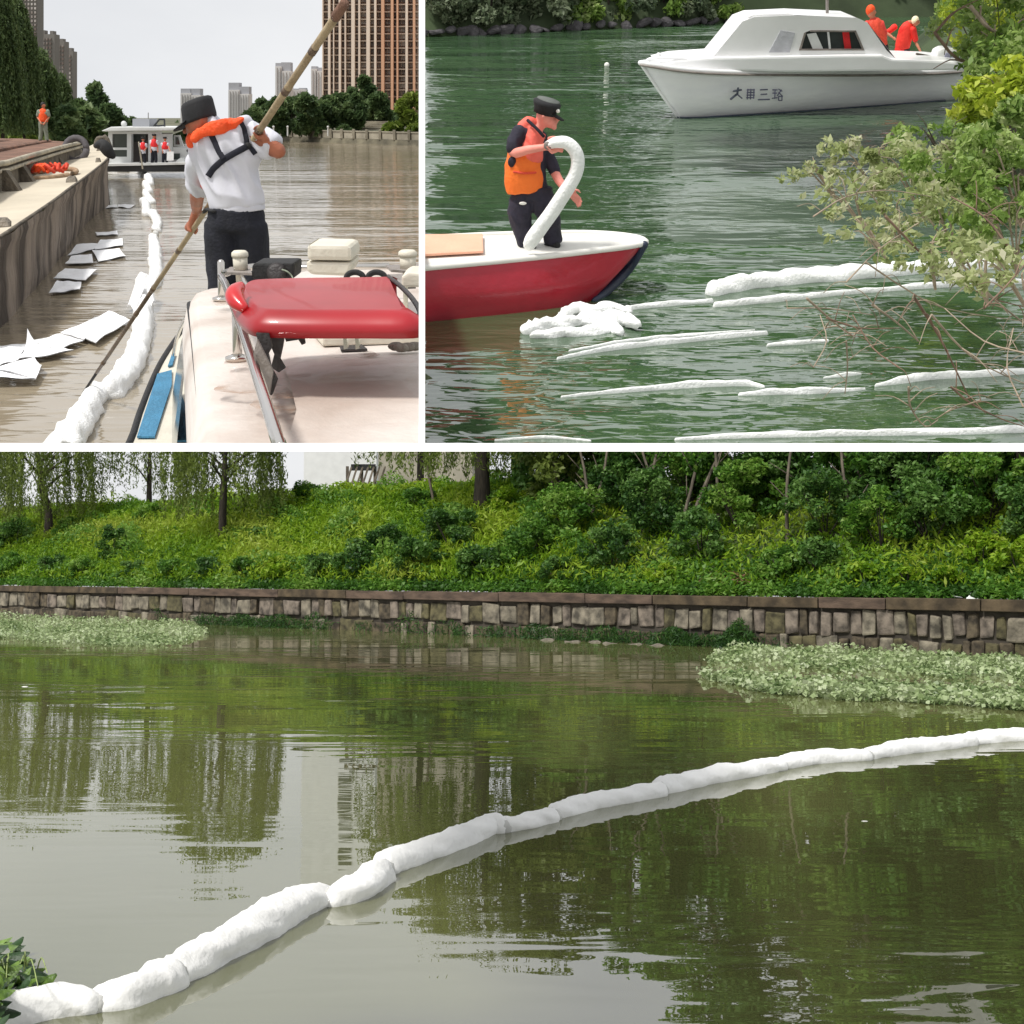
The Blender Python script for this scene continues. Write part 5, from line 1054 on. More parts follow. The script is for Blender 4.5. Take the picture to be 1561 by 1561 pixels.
capped(367, 382, 411, 25, 'white capped round light beside the trousers of the pole man', [(345, 415, -.2), (384, 416, -.2), (380, 405, .3), (350, 407, .3)])
capped(622, 381, 410, 28, 'white capped round light at the right edge of the near boat', [(596, 411, -.2), (645, 415, -.2), (645, 402, .3), (588, 404, .3)])
# loudspeaker: dark box
ds = thing(TL, 'loudspeaker', TL.at(415, 425, 6.6), 'black rectangular loudspeaker behind the red light bar', 'loudspeaker'); case_ = part(TL, 'case', pxpoly(TL, [(384, 405), (388, 401), (447, 401), (449, 405), (448, 425), (383, 425)], 6.6, .25), M_rub, ds, bevel=.012)
part(TL, 'dial', G().lathe(TL.at(422, 416, 6.6), [(.045, 0), (.05, .012), (.03, .02)], 16, axis=Vector((0, -1, .3))), M_dark, case_, smooth=True); part(TL, 'cable', G().tube([TL.at(430, 411, 6.57), TL.at(438, 414, 6.55), TL.at(445, 421, 6.55), TL.at(448, 430, 6.5)], [.004], n=6), M_grncloth, ds, smooth=True)
# cream horn box
hb = thing(TL, 'cream_box', TL.at(502, 421, 6.5), 'cream plastic box with a sloping lid on the cabin roof', 'box')
part(TL, 'lid', pxpoly(TL, [(468, 397), (468, 378), (471, 373), (530, 374), (536, 380), (537, 398)], 6.5, .36), M_cream, hb, bevel=.02); part(TL, 'base', pxpoly(TL, [(466, 399), (537, 400), (534, 413), (529, 421), (476, 419), (468, 414)], 6.51, .34), M_cream, hb, bevel=.015)
for x, lab in ((541, 'coiled black cable end right of the cream box, near one'), (574, 'black rubber hoop on the roof behind the light bar')):
    part(TL, 'cable_loop', G().tube([TL.at(x + 13 * math.cos(a), 424 - 9 * math.sin(a), 6.3) for a in np.linspace(0, PI, 9)], [.014], n=8, sm=2), M_rub, label=lab, cat='cable', smooth=True)
part(TL, 'roof_box', pxpoly(TL, [(612, 438), (612, 422), (622, 416), (660, 418), (660, 438)], 6.0, .3), M_cream, label='small cream box at the right edge behind the light bar', cat='box', bevel=.01)
part(TL, 'grey_plate', G().prism([TL.on(x, y, 2.3) for x, y in ((585, 422), (615, 420), (634, 440), (612, 441))], (0, 0, .012)), M_greym, label='flat grey plate behind the light bar at the right', cat='plate')
# red light bar
lb = thing(TL, 'light_bar', TL.on(500, 600, ZR), 'faded red emergency light bar across the cabin roof', 'light bar')
def ring(pts, z, y_off=0): return [TL.on(x, y, z) + Vector((0, y_off, 0)) for x, y in pts]
def rounded(pts, n=6): return [tuple(q) for q in crm([(x, y) for x, y in pts], n)]
zt, zb = 2.50, 2.415
topo = rounded([(606, 423), (560, 424), (470, 425), (400, 427), (381, 429.5), (372, 435), (369, 443), (372, 452), (379, 462), (388, 470), (398, 475), (415, 477), (480, 478), (560, 478), (625, 478), (631, 474)], 4)
T_ = ring(topo, zt); cx_ = sum((p for p in T_), Vector()) / len(T_)
def off(P, d, z): # push outward in plan
    o = []
    for i, p in enumerate(P):
        a, b = P[max(0, i - 1)], P[min(len(P) - 1, i + 1)]; t_ = (b - a); nrm = Vector((-t_.y, t_.x, 0)).normalized()
        if nrm.dot(p - cx_) < 0: nrm = -nrm
        o.append(Vector((p.x, p.y, z)) + nrm * d)
    return o
sc_ = lambda k, z: [Vector((cx_.x + (p.x - cx_.x) * k, cx_.y + (p.y - cx_.y) * k, z)) for p in T_]
S1 = [sc_(.9, zt + .01), sc_(.95, zt + .008), off(T_, 0, zt - .004), off(T_, .035, zt - .028), off(T_, .048, zt - .055), off(T_, .04, zb)]
g = G(); g.strips(S1); n_ = len(T_); g.f.append(tuple(range(n_ - 1, -1, -1))); g.f.append(tuple(range(5 * n_, 6 * n_)))
part(TL, 'lens', g, M_redp, lb, smooth=True)
gl = G(); gl.tube([TL.at(367, 436, 5.15), TL.at(358, 447, 5.1), TL.at(360, 458, 5.05), TL.at(372, 470, 5.0)], [.02, .035, .035, .02], n=12); part(TL, 'end_reflector', gl, M_redd, lb, smooth=True)
gl = G(); gl.tube([TL.on(388, 503, 2.425), TL.on(420, 511, 2.42), TL.on(560, 512, 2.42), TL.on(632, 511, 2.42)], [.008], n=8); part(TL, 'lower_trim', gl, M_cream, lb, smooth=True)
part(TL, 'end_band', G().tube([TL.on(592, 422, zt + .01), TL.on(610, 436, zt + .015), TL.on(626, 452, zt + .015), TL.on(637, 468, zt - .0), TL.on(641, 482, zt - .02), TL.on(641, 505, zb)], [(.012, .008)], n=8), M_dark, lb, smooth=True)
part(TL, 'base_rail', G().box(TL.on(400, 513, zb - .03), TL.on(400, 513, zb - .03) + Vector((.8, .25, .025))), M_dark, lb)
br = lambda pts, Y, d: pxpoly(TL, pts, Y, d)
part(TL, 'bracket', br([(390, 508), (410, 508), (414, 530), (408, 540), (412, 560), (422, 580), (414, 603), (408, 600), (404, 560), (396, 532)], 4.75, .03), M_dark, lb); part(TL, 'bracket', br([(414, 512), (433, 512), (430, 530), (426, 548), (434, 562), (425, 568), (413, 560), (418, 540), (412, 526)], 4.95, .03), M_dark, lb)
part(TL, 'bracket', br([(386, 540), (392, 518), (416, 566), (410, 606), (404, 604), (398, 580), (386, 560)], 4.68, .02), M_greym, lb); part(TL, 'clip', br([(433, 512), (463, 512), (465, 524), (460, 526), (455, 518), (436, 521)], 4.9, .02), M_dark, lb)
for x in (525, 543): part(TL, 'foot', br([(x - 2, 512), (x + 3, 512), (x + 5, 531), (x - 1, 533)], 5.2, .04), M_ss, lb)
part(TL, 'foot_plate', G().prism([TL.on(x, y, ZR + .02) for x, y in ((520, 536), (560, 535), (552, 528), (518, 530))], (0, 0, .01)), M_dark, lb)
g = G(); [g.ball(TL.on(x, y, ZR + .06), .03, 10, 6, (1.3, 1, .7)) for x, y in ((604, 528), (612, 530), (622, 529), (632, 528))]; part(TL, 'dried_lump', g, M_conc, label='dried clump of mud on the cabin roof under the light bar', cat='clump', smooth=True)
# ================================================================== TOP RIGHT: green river, red boat, white cabin boat
M_watR = watermat('river_water_green', (.042, .088, .04), (.052, .1, .046), 3.2, [(.4, .22, .06, 2), (1.8, .3, -.07, 2), (5, .35, .008, 2)], rough=.03)
g = G(); g.add([TR.on(500, 760), TR.on(1700, 760), TR.on(1700, 25), TR.on(500, 25)], [(0, 1, 2, 3)]); part(TR, 'water', g, M_watR, kind='structure')
M_twig = mat('pale_twig', (.34, .27, .2), .8, .3, 5, .2); M_twigd = mat('brown_twig', (.2, .13, .09), .85, .3, 5, .2)
# far bank: slope with rocks, shrubs; wooded hill above the frame
LM_bk = leafmat('leaf_bank', [(.05, .08, .04), (.1, .14, .075), (.17, .21, .12), (.26, .3, .2)], .3); LM_ylw = leafmat('leaf_yellow_green', [(.16, .24, .02), (.32, .42, .03), (.48, .56, .05), (.62, .66, .14)], .4); LM_rt = leafmat('leaf_right', [(.1, .18, .03), (.2, .32, .06), (.32, .44, .12), (.46, .54, .24)], .42)  # bank, yellow green and right bank leaves, tint varies by clump
M_rock = mat('bank_rock', (.07, .065, .07), .9, .5, 1.5, .8); M_bs = mat('bank_slope', (.04, .06, .025), .95, .4, .5, .3)
shore = [(500, 60), (650, 56), (760, 52), (860, 47), (960, 43), (1060, 38), (1150, 32), (1300, 28), (1700, 22)]; SHR = [TR.on(x, y) for x, y in shore]
hz = [12, 12, 12, 11, 8, 4, 3.5, 4, 7]
part(TR, 'far_bank', G().strips([[p + Vector((0, -.1, -.3)) for p in SHR], [p + Vector((0, .6, .7)) for p in SHR], [p + Vector((0, 4, 2.2)) for p in SHR], [p + Vector((0, 10, h_ * .6)) for p, h_ in zip(SHR, hz)], [p + Vector((0, 26, h_)) for p, h_ in zip(SHR, hz)]]), M_bs, kind='structure', smooth=True)
rn = 0; x = 640.0
pos = ['dark rock on the far shoreline of the green river, at the left edge', 'dark rock on the far shoreline, second from the left edge']
names_ = ['above the cap of the man on the red boat', 'left of the floating white ball', 'beyond the floating white ball', 'just left of the cabin boat roof']
rk = []
while x < 1130:
    for k in range(len(shore) - 1):
        if x <= shore[k + 1][0]: break
    t_ = (x - shore[k][0]) / (shore[k + 1][0] - shore[k][0]); p = SHR[k].lerp(SHR[k + 1], t_); w_ = random.uniform(.1, .2)
    g = G().ball(p + Vector((0, 0, .1)), w_, 9, 6, (1.4, 1, .8)); g.v = [tuple(Vector(v) + Vector((1, 1, 1)) * .16 * noise.noise(Vector(v) * 2.5)) for v in g.v]
    part(TR, 'shore_rock', g, M_rock, label='rough dark rock on the far shore of the green river, %s from the left' % ORD[min(rn, 33)], cat='rock', group='dark rocks along the far shore'); x += random.uniform(13, 26); rn += 1
for j, (px, r, kk) in enumerate([(655, 1.2, 0), (700, 1.1, 0), (745, 1.3, 0), (790, 1.1, 0), (835, 1.2, 0), (880, .95, 2), (925, 1.1, 2), (968, 1.1, 0), (1010, 1.0, 2), (1055, 1.0, 0), (1100, 1.0, 2), (1150, 1.1, 0), (1200, 1.2, 2), (1250, 1.2, 2), (1300, 1.3, 2), (1350, 1.4, 2), (1400, 1.5, 2)]):
    p = TR.on(px, float(np.interp(px, [q[0] for q in shore], [q[1] for q in shore]))) ; p = p + Vector((0, .35 if px < 1120 else 1.6, .1 if px < 1120 else .4)); wd_ = ['at the top left corner of the green river', 'second from the left on the far shore', 'above the left shoulder of the red boat man', 'straight above the red boat man', 'right of the red boat man on the far shore', 'bright green, left of the white ball', 'light green, beyond the white ball', 'dull green, right of the white ball', 'light green, nearer the cabin boat', 'dull green, left of the cabin boat roof', 'light green, touching the cabin boat roof', 'dull, behind the front of the cabin roof', 'light green, behind the cabin roof', 'light green, behind the mast', 'light green, left of the bareheaded red figure', 'between the two red figures', 'behind the bending red figure'][j]
    t = thing(TR, 'bush', p, 'far shore bush ' + wd_, 'bush', 'bushes on the far shore of the green river'); P, ti = clumps(p + Vector((0, .2, .42)), r * (.75 if px < 1120 else 1), 1900, 16, (1, .8, .9), .35, -.5)
    link(TR, 'foliage', leaves(P, .17, LM_bk if kk == 0 else LM_rt, 'foliage', .55, .4, tint=ti), t); part(TR, 'stem', G().bar(p + Vector((0, .2, -.1)), p + Vector((.1, .3, .9)), .04, 5), M_bark, t)
for j, (px, H, r) in enumerate([(560, 17, 4.5), (660, 18, 4.5), (760, 18, 4.5), (850, 17, 4.3), (930, 14, 3.5), (1500, 8, 3), (1640, 10, 3.5)]):
    p = TR.on(px, 50) + Vector((0, 7, .8)); p.z = 2.0; t = thing(TR, 'tree', p, ['tree on the far hill at the far left, seen only mirrored', 'second hill tree from the left, seen only mirrored', 'third hill tree from the left, seen only mirrored', 'tallest hill tree, mirrored under the red boat man', 'hill tree right of the man, seen only mirrored', 'tree over the stern of the cabin boat', 'rightmost tree beyond the yellow bush'][j], 'tree', 'trees on the hill beyond the green river')
    g = G(); boughs(g, p, p + Vector((0, 0, H * .7)), .25, 7, r * .8); part(TR, 'trunk', g, M_bark, t); P, ti = clumps(p + Vector((0, 0, H * .55)), r, 5000, 40, (1, 1, 1.5), .3, -.95); link(TR, 'crown', leaves(P, .5, LM_far if px < 1000 else LM_rt, 'crown', .6, .4, tint=ti), t)

# added tree, unseen above the frame, so the near water mirrors green leaves
p = TR.on(1640, 90); t = thing(TR, 'tree', (p.x, p.y, 0), 'large unseen tree added over the river at the right for its green reflection', 'tree'); g = G(); tgt = [TR.at(x, -80, 22.5) for x in (1050, 1200, 1350, 1500)]
g.tube([p, p + Vector((-.2, 0, 3)), TR.at(1560, -150, 22.5)], [.3, .26, .2], n=8)
for q in tgt: g.tube([p + Vector((-.2, 0, 2.8)), (p + Vector((-.2, 0, 3)) + q) / 2 + Vector((0, 0, 1.2)), q + Vector((0, 0, .8))], [.16, .1, .04], n=6)
part(TR, 'trunk', g, M_bark2, t); P, ti = [], []
for x in range(985, 1640, 42):
    c = TR.at(x, -150, 22.5) + Vector((0, random.uniform(-1, 1), 1.1 + random.uniform(-.2, .5))); a_, b_ = clumps(c, 1.25, 1100, 16, (.8, 1.6, 1.1), .33, -.95); a_[:, 2] = np.maximum(a_[:, 2], 3.3); P.append(a_); ti.append(b_)
link(TR, 'crown', leaves(np.concatenate(P), .22, LM_rt, 'crown', .6, .4, tint=np.concatenate(ti)), t)

def hull(st, name, near_top, near_bot, beam, m_hull, m_deck, parent, zbot=-.08, flare=.06, rim=.03, m_rim=None, sm=4, decksink=.0):
    """near gunwale and near waterline as local points; far side is `beam` behind, meeting at the bow (last point)"""
    A = crm([[*p, b] for p, b in zip(near_top, beam)], sm); Bm = crm([list(p) for p in near_bot], sm)
    N = [Vector(a[:3]) for a in A]; be = [a[3] for a in A]; W = [Vector(b[:3]) for b in Bm]
    Fr = [n + Vector((0, b, 0)) for n, b in zip(N, be)]; Wf = [Vector((w_.x, n.y + b - (w_.y - n.y), w_.z)) if b > .05 else w_.copy() for w_, n, b in zip(W, N, be)]
    keel = [(a + b) / 2 + Vector((0, 0, -.12)) for a, b in zip(W, Wf)]
    part(st, 'hull', G().strips([N, [a.lerp(b, .5) + Vector((0, -flare * .5, 0)) for a, b in zip(N, W)], W, keel, Wf, [a.lerp(b, .5) for a, b in zip(Fr, Wf)], Fr]), m_hull, parent, smooth=True)
    part(st, 'deck', G().strips([[p + Vector((0, 0, -decksink)) for p in N], [a.lerp(b, .5) + Vector((0, 0, -decksink + .01)) for a, b in zip(N, Fr)], [p + Vector((0, 0, -decksink)) for p in Fr]]), m_deck, parent)
    g = G().tube(N, [rim], n=8, sm=1); g.tube(Fr, [rim], n=8, sm=1); part(st, 'gunwale', g, m_rim or m_deck, parent, smooth=True)
# ---------------- red boat
M_redh = mat('red_hull', lin(168, 18, 42), .35, .12, 1.5, .08, coat=.3); M_wdeck = mat('white_deck', (.8, .79, .74), .5, .04, 2, .05); M_pink = mat('pale_orange_hatch', lin(238, 178, 150), .6, .05, 3, .1); M_nv = mat('bow_dark', (.02, .03, .06), .4, .2, 3, .05)
zdR = .56; rb = thing(TR, 'red_boat', TR.on(760, 485, 0), 'red hulled open boat with a white deck entering from the left', 'boat')
nt_ = [TR.on(x, y, zdR) for x, y in ((560, 418), (648, 408.5), (740, 400), (830, 391), (900, 383), (950, 377), (978, 372), (985, 369))]
fr_ = [(560, 362), (648, 362), (740, 358), (830, 355.5), (900, 355), (950, 358), (975, 363), (985, 369)]
bm_ = [TR.on(x, y, zdR).y - a.y for (x, y), a in zip(fr_, nt_)]; bm_[-1] = .01
nb_ = [TR.on(x, y, 0) for x, y in ((560, 500), (648, 491), (720, 484), (790, 477), (845, 470), (880, 464), (900, 459), (908, 453))]
hull(TR, 'hull', nt_, nb_, bm_, M_redh, M_wdeck, rb, rim=.035)
part(TR, 'hatch', G().prism([TR.on(x, y, zdR + .03) for x, y in ((560, 396), (737, 386), (736, 359.5), (560, 362))], (0, 0, .03)), M_pink, rb, bevel=.01)
stem = [TR.on(983, 372, zdR), TR.at(958, 410, nb_[-1].y + .35), TR.at(925, 443, nb_[-1].y + .1), TR.on(905, 458, 0)]
part(TR, 'bow_stripe', G().strips([stem, [p + Vector((-.24 + .03 * i_, -.05, -.02)) for i_, p in enumerate(stem)], ]), M_nv, rb); part(TR, 'stem_post', G().tube(stem, [.045, .06, .06, .04], n=8), M_nv, rb, smooth=True)
# ---------------- man on the red boat
YB = TR.on(825, 378, zdR).y; sB = YB / F
M_vo = mat('vest_orange', lin(250, 120, 40), .7, .08, 4, .2); M_vo2 = mat('vest_salmon', lin(240, 110, 95), .7, .08, 4, .2); M_nav2 = mat('dark_uniform', (.022, .02, .035), .85, .3, 6, .2)
def q_(x, y, d=0): return TR.at(x, y, YB + d)
rm = thing(TR, 'person', q_(825, 378), 'man in dark uniform standing on the red boat, feeding out a white boom', 'person')
g = G(); g.tube([q_(808, 290), q_(803, 262), q_(806, 225), q_(812, 203), q_(820, 192)], [(.17, .13), (.16, .12), (.18, .13), (.17, .12), (.065, .065)], n=16)
g.tube([q_(818, 196), q_(828, 184)], [.065, .07], n=12, sm=1); g.ball(q_(832, 176), .112, 16, 12, (.92, .9, 1.15), Matrix.Rotation(.35, 3, 'Y')); g.ball(q_(840, 186, -.02), .07, 12, 8, (.9, .8, 1))
g.tube([q_(848.5, 176, -.02), q_(852, 181, -.03), q_(849, 183, -.02)], [.015, .024, .018], n=8); g.ball(q_(848, 188, -.02), .016, 8, 6, (1.3, 1, .5)); g.tube([q_(843, 171.5, -.075), q_(848, 172.5, -.06)], [.012, .012], n=6); g.ball(q_(845, 194, -.01), .032, 8, 6)
for dx in (0,): g.tube([q_(826, 174, -.1), q_(828.5, 177, -.115), q_(827, 182, -.1)], [.014, .018, .013], n=8)
g.tube([q_(792, 200, -.06), q_(782, 232, -.15), q_(806, 228, -.32), q_(833, 224, -.38)], [.07, .06, .048, .036], n=12)                                    # near arm, bent across the chest
g.tube([q_(822, 208, .1), q_(838, 245, .08), q_(852, 275, -.1), q_(868, 292, -.25)], [.07, .058, .05, .036], n=12)                                         # other arm reaching down to the boom
def hand(c, dv, sd, u):
    dv = dv.normalized(); sd = (sd - dv * sd.dot(dv)).normalized(); nn = dv.cross(sd)
    g.tube([c - dv * .02, c + dv * .06 * u], [(.04 * u, .024 * u)] * 2, n=10, view=nn)
    for k, L_ in enumerate((.065, .075, .07, .055)): q = c + dv * .07 * u + sd * (k - 1.5) * .021 * u; g.tube([q, q + dv * L_ * .5 * u, q + dv * L_ * u + nn * .025 * u], [.0115 * u, .011 * u, .009 * u], n=7)
    q = c + sd * .035 * u; g.tube([q, q + sd * .035 * u + dv * .03 * u, q + sd * .035 * u + dv * .06 * u], [.015 * u, .013 * u, .01 * u], n=7)
hand(q_(834, 223, -.38), Vector((1, 0, -.1)), Vector((0, -.4, 1)), 1.25); hand(q_(869, 293, -.25), Vector((.8, -.1, -.8)), Vector((.7, -.5, .6)), 1.3)
grip(q_(843, 219, -.44), (q_(850, 217, -.45) - q_(836, 221, -.43)), Vector((-.1, .4, -1)), .058, 1, 1.15)
for pts in ([(800, 290), (790, 325), (800, 350), (801, 375)], [(822, 290), (832, 325), (838, 350), (842, 372)]): g.tube([q_(*p, .05 * i_) for i_, p in enumerate(pts)], [.11, .085, .065, .045], n=12)
link(TR, 'body', fuse(g, .015, 'body', mat('skin_pink', lin(235, 150, 135), .55, .06, 6, .1), 2), rm)
g = G(); g.tube([q_(810, 300), q_(805, 262), q_(806, 225), q_(812, 203), q_(818, 196)], [(.2, .15), (.185, .14), (.19, .14), (.165, .12), (.08, .08)], n=18); g.tube([q_(794, 200, -.05), q_(785, 214, -.1), q_(782, 228, -.14)], [.08, .078, .074], n=14); g.tube([q_(822, 208, .08), q_(832, 232, .08)], [.085, .08], n=12)
g.tube([q_(834, 235, .02), q_(846, 262, 0)], [.07, .065], n=12)
link(TR, 'shirt', fuse(g, .015, 'shirt', M_nav2, 2, wrinkle=.012), rm)
g = G(); g.tube([q_(812, 282), q_(809, 300)], [(.215, .17)] * 2, n=18, dome=False)
g.tube([q_(800, 300), q_(792, 325), q_(797, 350, .05), q_(802, 372, .05)], [(.155, .15), (.13, .13), (.1, .11), (.095, .1)], n=16, dome=False); g.tube([q_(822, 300), q_(834, 325), q_(840, 348, .1), q_(843, 370, .1)], [(.15, .15), (.125, .13), (.11, .11), (.1, .1)], n=16, dome=False)
link(TR, 'trousers', fuse(g, .015, 'trousers', M_nav2, 2, wrinkle=.014), rm); part(TR, 'eye', G().ball(q_(845, 175, -.078), .011, 8, 6), M_hair, rm); part(TR, 'pocket_badge', G().ball(q_(797, 310, -.19), .03, 8, 6, (1.4, .3, .6)), M_wdeck, rm)
for x, y, d in ((801, 376, .05), (838, 374, .1)): part(TR, 'shoe', G().tube([q_(x - 3, y - 1, d + .02), q_(x + 12, y, d - .1)], [.05, .04], n=10), M_rub, rm, smooth=True)
rv = thing(TR, 'life_vest', q_(805, 270, -.2), 'orange life vest worn by the man on the red boat', 'life vest')
g = G(); g.tube([q_(801, 290, -.02), q_(799, 272, -.02), q_(798, 252, -.02), q_(802, 232, -.02)], [(.205, .185), (.215, .2), (.2, .195), (.19, .18)], n=20, dome=False); link(TR, 'lower_panel', fuse(g, .014, 'lower_panel', M_vo, 2, wrinkle=.01), rv)
g = G(); g.tube([q_(806, 238, -.02), q_(811, 222, -.03), q_(814, 208, -.03), q_(818, 198, -.02)], [(.165, .185), (.13, .175), (.11, .15), (.12, .12)], n=18, dome=False); g.tube([q_(797, 196, -.02), q_(806, 186, -.02), q_(818, 188, .0)], [.07, .06, .05], n=12); link(TR, 'upper_panel', fuse(g, .014, 'upper_panel', M_vo2, 2, wrinkle=.01), rv)
part(TR, 'strap', G().tube([q_(804, 183, -.12), q_(818, 196, -.2), q_(829, 208, -.22)], [(.017, .01)] * 3, n=8), M_web, rv, smooth=True); part(TR, 'strap', G().tube([q_(783, 262, -.2), q_(800, 264, -.235), q_(817, 263, -.2)], [(.012, .008)] * 3, n=8), M_orr, rv, smooth=True)
part(TR, 'armpit_strap', G().ball(q_(781, 247, -.17), .05, 10, 8, (1, .6, 1.2)), M_nav2, rv, smooth=True)
cp = thing(TR, 'peaked_cap', q_(832, 166), 'black peaked cap with a pale badge on the man on the red boat', 'cap'); c0 = q_(831, 170, 0)
ccr = part(TR, 'crown', G().lathe(c0, [(.125, -.02), (.13, .03), (.15, .07), (.155, .1), (.12, .125), (.01, .135)], 20, axis=Vector((.25, -.05, 1))), M_capb, cp, smooth=True); part(TR, 'brim', G().ball(c0 + Vector((.13, -.04, -.05)), .09, 14, 6, (1, 1, .18), Matrix.Rotation(.5, 3, 'Y')), M_capb, cp, smooth=True)
part(TR, 'badge', G().ball(c0 + Vector((.135, -.1, .02)), .022, 8, 6), M_wdeck, ccr); part(TR, 'top_band', G().lathe(c0 + Vector((.033, 0, .112)), [(.13, 0), (.125, .014), (.01, .02)], 18, axis=Vector((.25, -.05, 1))), mat('cap_grey', (.12, .13, .12), .8), cp, smooth=True)
# boom bent over his arm, its end on the deck
M_boomw = mat('boom_smooth', (.9, .91, .9), .75, .03, 5, .3)
bp_ = [(834, 222, -.42), (848, 217, -.45), (864, 218, -.46), (877, 230, -.47), (881, 248, -.47), (876, 268, -.46), (862, 292, -.44), (845, 318, -.42), (828, 342, -.4), (812, 364, -.36), (806, 374, -.33)]
hb_ = thing(TR, 'held_boom', q_(806, 376, -.33), 'white boom hose bent in an arch over the arm of the red boat man', 'boom'); part(TR, 'hose', G().tube([q_(*p) for p in bp_], [.045, .06, .068, .07, .072, .074, .078, .08, .082, .084, .07], n=16, sm=4, wob=.05, wfreq=4), M_boomw, hb_, smooth=True); part(TR, 'end_ring', G().lathe(q_(835, 222, -.46), [(.03, -.01), (.045, 0), (.04, .012), (.01, .014)], 14, axis=Vector((-.2, -1, 0))), M_greym, hb_, smooth=True)
# ---------------- floating boom, and white streaks shaped as solid strips, on the green water
def strand(pts, label, zc=.1, sag=.34, cat='boom', name='floating_strip'):
    P = [TR.on(x, y, 0.0) for x, y, w_ in pts]; Rr = [max(.014, w_ * .68 * p.y / F) for p, (x, y, w_) in zip(P, pts)]
    P = [p + Vector((0, 0, r * .15)) for p, r in zip(P, Rr)]; return part(TR, name, G().tube(P, [(r, r * sag) for r in Rr], n=14, sm=8, wob=.5, wfreq=4), M_boomw, label=label, cat=cat, group='boom lengths floating on the green river', smooth=True)
strand([(1086, 448, 26), (1140, 438, 27), (1220, 429, 26), (1320, 422, 24), (1430, 412, 22), (1600, 402, 20)], 'thickest white boom length running to the right edge behind the twigs', sag=.7)
strand([(1090, 468, 10), (1180, 460, 14), (1300, 448, 10), (1450, 437, 12), (1600, 430, 10)], 'second line of the thick boom, just below it')
strand([(850, 548, 5), (930, 534, 11), (1040, 522, 11), (1168, 510, 8)], 'thin white streak right under the white heap'); strand([(868, 536, 4), (960, 521, 7), (1060, 512, 6), (1150, 505, 4)], 'thinnest upper strand under the white heap'); strand([(1170, 528, 5), (1215, 525, 9), (1262, 521, 5)], 'short strand right of the thin streaks')
strand([(856, 606, 4), (940, 599, 9), (1050, 591, 13), (1130, 588, 13), (1164, 591, 6)], 'long pointed white streak in the lower middle'); strand([(1127, 603, 6), (1180, 601, 13), (1260, 599, 12), (1318, 594, 4)], 'pointed white streak overlapping the right end of the long one'); strand([(1256, 577, 3), (1285, 574, 8), (1312, 571, 4)], 'short strand above the pointed streak'); strand([(1335, 589, 6), (1380, 583, 16), (1430, 577, 15), (1500, 574, 13), (1600, 566, 12)], 'white streak running out at the right edge under the twigs')
strand([(1030, 671, 6), (1150, 667, 12), (1300, 664, 13), (1450, 662, 14), (1620, 656, 14)], 'lowest white streak along the front edge at the right'); strand([(940, 474, 6), (1000, 468, 10), (1085, 461, 8)], 'strand joining the white heap to the thick boom'); strand([(755, 672, 3), (830, 668, 6), (900, 673, 4)], 'faint strand at the front edge under the mirrored vest')
hp_ = thing(TR, 'boom_heap', TR.on(880, 510, 0), 'crumpled heap of white boom floating at the bow of the red boat', 'boom')
for i_, pts in enumerate([[(802, 505, 22), (830, 496, 26), (870, 492, 28), (915, 490, 26), (940, 492, 18)], [(858, 478, 16), (880, 473, 22), (910, 474, 22), (935, 470, 18), (960, 474, 12)], [(812, 512, 12), (860, 508, 18), (910, 505, 18), (938, 500, 16)], [(925, 482, 18), (950, 486, 22), (972, 494, 14)], [(895, 483, 16), (925, 497, 22), (945, 508, 14)]]):
    P = [TR.on(x, y, .02 + .05 * (i_ in (1, 3))) for x, y, w_ in pts]; part(TR, 'boom_fold', G().tube(P, [w_ * .5 * p.y / F for p, (x, y, w_) in zip(P, pts)], n=14, sm=6, wob=.9, wfreq=7, seed=i_), M_boomw, hp_, smooth=True)
p = TR.on(925, 101, .0); part(TR, 'float_ball', G().ball(p + Vector((0, 0, .03)), .065, 12, 8), M_wdeck, label='small white float ball on the green water left of the cabin boat', cat='float', smooth=True)
# ---------------- white cabin boat
YW = TR.on(1035, 178).y; wb = thing(TR, 'cabin_boat', TR.on(1200, 172, 0), 'white cabin motorboat with four dark characters on its bow lying at the right bank', 'boat')
M_wht = mat('boat_white_bright', (.9, .9, .91), .35, .05, .8, .06, coat=.2); M_whts = mat('hull_side_white', (.88, .88, .92), .45, .06, .9, .12, c2=(.93, .93, .94), stretch=(1, 1, 4))
tops = [(1490, 104), (1440, 109), (1380, 111), (1300, 112), (1200, 111.5), (1100, 110), (1040, 106), (1000, 100), (976, 96)]
bots = [(1478, 148), (1440, 153), (1380, 158), (1300, 164), (1200, 171), (1120, 176), (1070, 179), (1045, 179.5), (1033, 178.5)]
Wn = [TR.on(x, y, 0) for x, y in bots]; Nn = [TR.at(x, y, w_.y - .12) for (x, y), w_ in zip(tops, Wn)]; bmw = [1.9, 2.0, 2.0, 2.0, 1.95, 1.7, 1.2, .6, .02]
hull(TR, 'hull', Nn, Wn, bmw, M_whts, M_wht, wb, rim=.05, flare=.05, m_rim=M_wht)
part(TR, 'bottom_paint', G().tube([p + Vector((0, -.03, -.0)) for p in Wn[1:]], [(.02, .03)], n=8), M_nv, wb, smooth=True)
part(TR, 'stem_guard', G().tube([Nn[-1] + Vector((0, -.02, 0)), Nn[-1].lerp(Wn[-1], .6) + Vector((0, -.02, 0)), Wn[-1]], [.03, .035, .03], n=8), M_wht, wb, smooth=True)
up = [(1335, 96), (1484, 101), (1490, 108), (1440, 112), (1000, 103), (985, 96), (1000, 90), (1020, 96)]
part(TR, 'topsides', G().prism([TR.at(x, y, YW + .1) for x, y in [(1001, 99), (1030, 92), (1090, 88), (1290, 84), (1345, 84), (1360, 90), (1440, 93), (1480, 97), (1486, 107), (1200, 110), (1050, 106)]], (0, 1.5, 0)), M_wht, wb, bevel=.04)
